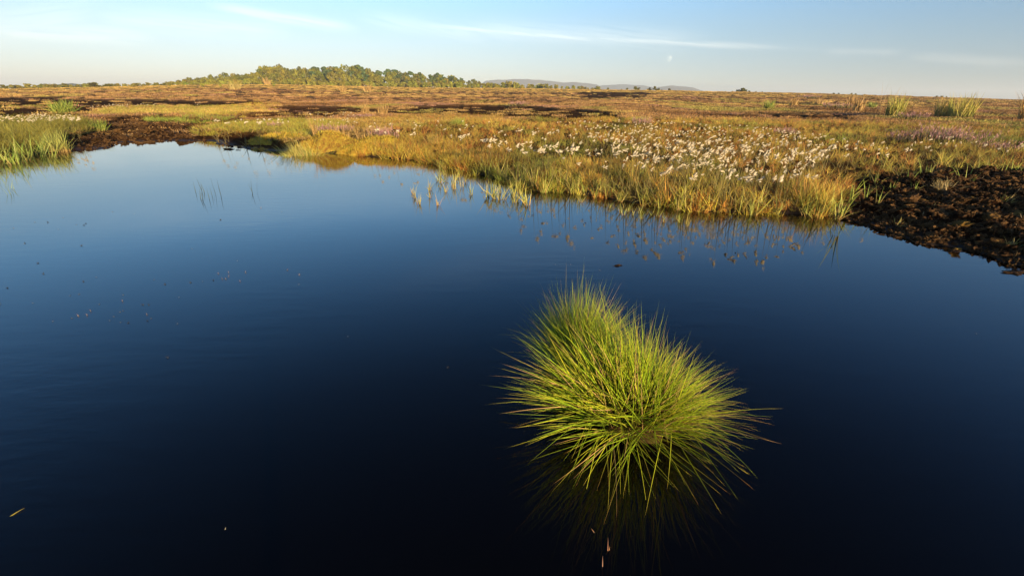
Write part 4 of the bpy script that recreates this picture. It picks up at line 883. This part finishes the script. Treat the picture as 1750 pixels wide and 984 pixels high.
for a, b, s in [(1452, 342, 1.0), (1462, 330, .9), (1480, 338, .8), (1493, 322, 1.0), (1520, 330, .8), (1545, 318, 1.1), (1578, 306, 1.1), (1592, 310, 1.2), (1625, 302, .9), (1648, 322, 1.15), (1655, 308, .9), (1684, 306, 1.1), (1690, 300, 1.0), (1708, 308, 1.15), (1730, 300, 1.1), (1744, 305, .9), (1560, 330, .7), (1500, 345, .7), (1440, 366, 1.1), (1510, 300, 1.0), (1670, 298, 1.0)]:
    shoot(a, b, 'fresh green shoot in the peat of the right bank, ' + ('next to the sedge shore' if a < 1530 else 'above the mossy clods' if a < 1640 else 'near the right picture edge'), 'green shoots on bare peat ' + ('left' if a < 1530 else 'middle' if a < 1640 else 'right'), s, (.85, 1.0, .85), 0.13)
for i in range(26):
    a = rng.uniform(-20, 100); b = np.interp(a, [-20, 60, 100], [284, 270, 262]) + rng.uniform(-10, 6)
    shoot(a, b, 'long green reed leaves bending over the water ' + ('at the left picture edge' if a < 25 else 'in front of the left bank' if a < 65 else 'beside the straw skirted tussock'), 'left waterline reeds ' + ('at the edge' if a < 25 else 'in front' if a < 65 else 'by the tussock'), rng.uniform(1.1, 1.7), (.75, .95, .8))
DK = [(.05, .06, .03)]
DKM = [shoot_mesh(4, (.16, .36), (.006, .009), (0.0, .35), (-.1, .5), DK, DK, .10) for _ in range(3)]
for a, b, lb in [(352, 340, 'dark thin reed cluster standing in the pool, tallest of the pair'), (366, 334, 'dark thin reed cluster just right of the tallest one in the pool'), (340, 328, 'small bent dark reed left of the pair in the pool'), (433, 330, 'single pale reed leaning in the pool right of the dark reeds')]:
    o = shoot(a, b, lb, None, .8, (1, 1, 1) if 'dark' in lb else (6, 6, 4), 0, random.choice(DKM), 'reed', 'reed')
for a, b, lb in [(12, 332, 'bent pale reeds rising from the water at the left edge'), (24, 322, 'second group of bent reeds near the left edge'), (45, 300, 'arching reed leaves in the water below the left bank'), (4, 300, 'reed leaves standing in the water at the very left edge')]:
    shoot(a, b, lb, None, .75, (3.5, 3.8, 3), 0, DKM[len(lb) % 3], 'reed', 'reed')

# ------------------------------------------------------------------ small things afloat on the pool
def sprig_mesh(seed, col, L=.03, n=4, up=.9):
    p_ = strips(disc(n, .006), U(-3.1, 3.1, n), U(.1, up, n), U(-.5, .8, n), U(.5, 1, n) * L, U(.004, .007, n), 3, pick([tuple(v * .5 for v in col)], n), pick([col], n), None, True)
    pad = strips(disc(3, .004), U(-3.1, 3.1, 3), 0 * U(0, 1, 3) + 1.5, 0 * U(0, 1, 3), U(.01, .022, 3), U(.006, .01, 3), 2, pick([(.12, .10, .08)], 3), pick([(.2, .2, .2)], 3), None, True)
    return build('floating_sprig', join([p_, pad]), M_VEG)
ORS = [sprig_mesh(k, (.62, .34, .20), .045, 2, .3) for k in range(4)]; DKS = [sprig_mesh(k, (.06, .05, .04), .04, 4, 1.5) for k in range(4)]; PAS = [sprig_mesh(k, (.30, .30, .28), .014, 2, 1.5) for k in range(4)]
ORP = [(446, 356), (391, 466), (386, 477), (410, 481), (420, 466), (373, 468), (512, 470), (491, 462), (134, 540), (149, 539), (155, 532), (251, 538), (209, 515), (380, 477), (391, 473)]
DKP = [(139, 420), (326, 483), (244, 521), (254, 521), (252, 548), (143, 481), (74, 468), (42, 416), (365, 479), (219, 552), (282, 486), (143, 385), (147, 382), (377, 376), (0, 520), (13, 492), (82, 380), (65, 450), (765, 628), (287, 611)]
PAP = [(328, 425), (165, 474), (56, 518), (135, 503), (211, 504), (210, 531), (206, 533), (195, 541), (90, 549), (122, 544), (206, 551), (259, 544), (304, 553), (263, 478), (511, 486), (406, 446), (481, 362), (306, 508), (594, 575), (346, 481), (192, 362), (108, 372), (131, 384), (1668, 570), (975, 452), (1025, 462), (949, 452), (100, 392), (230, 366), (60, 380), (23, 390), (170, 520), (188, 548), (120, 505)]
for pl, ms, lb, gp, sc_ in [(ORP, ORS, 'tiny orange sprig poking upright out of the pool on the left', 'orange sprigs in the pool', 1.0), (DKP, DKS, 'small dark spiky plant bit floating on the left part of the pool', 'dark floating plant bits', 1.0), (PAP, PAS, 'pale speck of floating plant on the open water', 'pale floating specks', 1.0)]:
    for a, b in pl:
        q_ = unproj(a, b, 0); s = sc_ * (0.26 + 0.13 * math.hypot(q_[0], q_[1]) / 3); o = link('floating_sprig', random.choice(ms)); o.location = (q_[0], q_[1], 0.001); o.rotation_euler = (0, 0, random.uniform(0, 6.28)); o.scale = (s,) * 3
        tag(o, lb, 'floating sprig', gp)
def leaf(px, py, phi, th, curl, L, wd, col, label):
    q_ = unproj(px, py, 0); p_ = strips(np.array([[0, 0, -.004]]), np.array([phi]), np.array([th]), np.array([curl]), np.array([L]), np.array([wd]), 8, np.array([col]), np.array([col]) * .9, np.array([.2]), True)
    o = link('grass_leaf', build('grass_leaf', p_, M_VEG)); o.location = q_; tag(o, label, 'grass leaf')
leaf(12, 884, 0.95, 1.15, .5, .046, .0045, (.34, .27, .05), 'yellow curved leaf tip sticking out of the water at the lower left corner')
leaf(34, 857, 0.75, 1.3, .3, .028, .004, (.32, .30, .08), 'short leaf tip just beyond the yellow curved one at the lower left')
leaf(384, 905, 1.5, .5, .2, .012, .004, (.6, .5, .35), 'tiny pale bud above the dark water at the lower left')
leaf(1018, 911, 2.4, .9, .1, .022, .0035, (.55, .30, .16), 'short orange stub leaning left below the foreground tussock')
leaf(1039, 941, 1.57, .35, .05, .045, .0035, (.50, .24, .15), 'upright orange stalk below the foreground tussock')
leaf(1041, 940, 1.2, .3, .05, .018, .003, (.50, .26, .12), 'tiny side stub beside the upright orange stalk')
leaf(1030, 968, 1.57, .35, .1, .036, .0035, (.50, .27, .18), 'lowest orange stalk at the bottom edge of the picture')

# ------------------------------------------------------------------ the foreground tussock pair
NBM = 56
def blade_set(L, colsets, wd=(.0036, .0058)):
    out = []
    for k in range(NBM):
        cb, cm, ct = colsets[rng.choice(len(colsets), p=[.44, .32, .13, .11])]
        j = rng.uniform(.85, 1.15)
        p_ = strips(np.zeros((1, 3)), np.array([0.0]), np.array([0.0]), np.array([rng.choice([rng.uniform(-.1, .25), rng.uniform(.2, 1.1)], p=[.78, .22])]), np.array([rng.uniform(*L)]), np.array([rng.uniform(*wd)]), 7,
                    np.array([cb]) * j, np.array([ct]) * j, np.array([rng.uniform(0, 2)]), True, np.array([cm]) * j)
        out.append(p_)
    return out
GREEN_ = ((.15, .16, .02), (.34, .50, .02), (.46, .52, .04)); YEL_ = ((.20, .18, .02), (.56, .60, .03), (.70, .56, .07)); RED_ = ((.12, .11, .02), (.40, .42, .03), (.66, .33, .10)); DEAD_ = ((.34, .20, .08), (.58, .38, .15), (.60, .35, .15))  # dark first tones paint shade into the tussock's interior
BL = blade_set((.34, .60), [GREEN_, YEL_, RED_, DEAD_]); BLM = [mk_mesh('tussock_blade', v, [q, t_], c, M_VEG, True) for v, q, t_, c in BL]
def tussock(px, py, n, rx, ry, mound, label, scale=(.7, 1.05), thmax=1.45, bias=None, n_part=300, az_scale=None, cone=None, tint=(1, 1, 1)):
    q_ = unproj(px, py, 0); e = empty('rush_tussock', (q_[0], q_[1], 0)); tag(e, label, 'rush tussock')
    V = []; Q = []; T = []; C = []; o_ = 0
    # the peaty crown the blades grow from
    import bmesh
    cr = lump('tussock_crown', 77 + n, 3, M_PEAT, .5, 1.0); c_ = link('root_crown', cr, e); c_.scale = (rx * .95, ry * .95, mound); c_.location = (0, 0, 0)
    order = []
    for i in range(n):
        a = rng.uniform(0, 6.283); rho = rng.random() ** .42; x, y = rx * rho * math.cos(a), ry * rho * math.sin(a)
        phi = math.atan2(y, x) + rng.normal(0, .50 + 1.1 * (1 - rho)); th = np.clip(rho * thmax * rng.uniform(.35, 1.15) + rng.normal(0, .22), -.3, 1.60)
        s = rng.uniform(*scale) * (1.0 - .10 * max(0, 1 - th / .35))
        if az_scale is not None: s *= az_scale(phi)
        if th > 1.25: s *= .92
        z = mound * math.sqrt(max(0, 1 - (rho * .9) ** 2)) * .8
        M = Matrix.Translation((x, y, z)) @ Matrix.Rotation(phi, 4, 'Z') @ Matrix.Rotation(th, 4, 'Y') @ Matrix.Rotation(rng.normal(0, .35), 4, 'Z') @ Matrix.Scale(s, 4)
        order.append((y + abs(x) * .0 - th * 0.05 + rng.uniform(-.1, .1), i, M, rng.integers(0, NBM)))
    order.sort(key=lambda v: v[0])
    for j, (_, i, M, k) in enumerate(order):
        if j < n_part: link('blade', BLM[k], e, M)
        else:
            v, q, t_, c = BL[k]; Mn = np.array(M); V.append(v @ Mn[:3, :3].T + Mn[:3, 3]); Q.append(q + o_); T.append(t_ + o_); C.append(c); o_ += len(v)
    for ch_ in e.children: ch_.color = tuple(tint) + (1,)
    if V:
        b_ = link('blades', mk_mesh('inner_blades', np.concatenate(V), [np.concatenate(Q), np.concatenate(T)], np.concatenate(C), M_VEG, True), e); b_.color = tuple(tint) + (1,); tag(b_, 'remaining thin blades of the tussock', kind='stuff')
    return e
def az_front(phi):   # longer to the left, shorter towards the right
    return 1.0 + .24 * max(0, -math.cos(phi)) - .30 * max(0, math.cos(phi)) - .06 * max(0, math.sin(phi)) + .05 * math.sin(3 * phi + 1) + .30 * max(0, -math.sin(phi)) + .08 * max(0, -math.cos(phi + .9)) + .06 * max(0, math.sin(phi))
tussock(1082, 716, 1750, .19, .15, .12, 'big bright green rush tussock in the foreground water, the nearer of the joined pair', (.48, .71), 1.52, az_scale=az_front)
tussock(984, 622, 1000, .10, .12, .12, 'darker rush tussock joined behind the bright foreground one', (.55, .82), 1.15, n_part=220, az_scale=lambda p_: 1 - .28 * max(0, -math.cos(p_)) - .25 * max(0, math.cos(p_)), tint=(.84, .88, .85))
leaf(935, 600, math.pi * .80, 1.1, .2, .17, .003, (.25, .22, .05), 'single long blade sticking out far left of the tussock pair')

# ------------------------------------------------------------------ unseen stand-in behind the camera, added and shaped to cast the far shore's shadow
u_ = np.array([-math.sin(R_(SUN_AZ)), -math.cos(R_(SUN_AZ))]); pv = np.array([u_[1], -u_[0]]); c_ = -1.7 * u_ - 0.2 * pv
o = get_tree('bush', 4) if False else None
e = empty('shadow_caster', (c_[0], c_[1], .1)); e.scale = (1.9, 1.9, 1.9); st = link('stem', trunk_mesh('bush', 5), e); cw = link('foliage', crown_mesh('bush', 99, 2600), e); cw.color = (.09, .12, .03, 1); cw.scale = (1, 1, .42); cw.location = (0, 0, .64)
tag(e, 'unseen birch shape added behind the camera to cast the shadow on the far shore', 'shadow caster')

# ------------------------------------------------------------------ moon
a, el_ = azel(1143, 100.5); D = 12000; pos = Vector((math.sin(a) * math.cos(el_), math.cos(a) * math.cos(el_), math.sin(el_))) * D + Vector((0, 0, H))
me = lump('moon', 1, 5, None, 0.0, 1.0); me.materials.clear(); m, t = mat('moon_surface')
for v in me.vertices: v.co.normalize()
df = t.node('ShaderNodeBsdfDiffuse'); nz = t.noise(t.node('ShaderNodeTexCoord').outputs['Object'], 1.6, 4.0); t.put(df.inputs[0], t.mix(t.ss(nz, .4, .62), (.05, .05, .05, 1), (.13, .125, .11, 1)))
tr = t.node('ShaderNodeBsdfTransparent'); ad = t.node('ShaderNodeAddShader'); t.l.new(df.outputs[0], ad.inputs[0]); t.l.new(tr.outputs[0], ad.inputs[1])
mx = t.node('ShaderNodeMixShader'); t.l.new(t.node('ShaderNodeNewGeometry').outputs['Backfacing'], mx.inputs[0]); t.l.new(ad.outputs[0], mx.inputs[1]); t.l.new(tr.outputs[0], mx.inputs[2]); finish(t, mx.outputs[0])
me.materials.append(m); me.polygons.foreach_set('use_smooth', np.ones(len(me.polygons), bool))
o = link('moon', me); o.location = pos; o.scale = (62, 62, 72); tag(o, 'pale nearly full moon high above the right hills', 'moon')

# ------------------------------------------------------------------ haze
if True:
    b = 4600.0
    V = [(-b, -b, -2), (b, -b, -2), (b, b, -2), (-b, b, -2), (-b, -b, 85), (b, -b, 85), (b, b, 85), (-b, b, 85)]
    Q = [(0, 3, 2, 1), (4, 5, 6, 7), (0, 1, 5, 4), (1, 2, 6, 5), (2, 3, 7, 6), (3, 0, 4, 7)]
    m, t = mat('haze'); pvv = t.node('ShaderNodeVolumePrincipled'); pvv.inputs['Density'].default_value = 0.0003; pvv.inputs['Color'].default_value = (.86, .92, 1.0, 1); pvv.inputs['Anisotropy'].default_value = 0
    o_ = t.node('ShaderNodeOutputMaterial'); t.l.new(pvv.outputs[0], o_.inputs['Volume'])
    tag(link('haze', mk_mesh('haze', V, [Q], None, m)), 'thin blue haze over the distant moor', kind='stuff')
# hide the unused prototypes that were never placed
for (e_, used) in PROTO.values():
    if not used:
        for ch in kids[e_.name]: bpy.data.objects.remove(ch)
        bpy.data.objects.remove(e_)
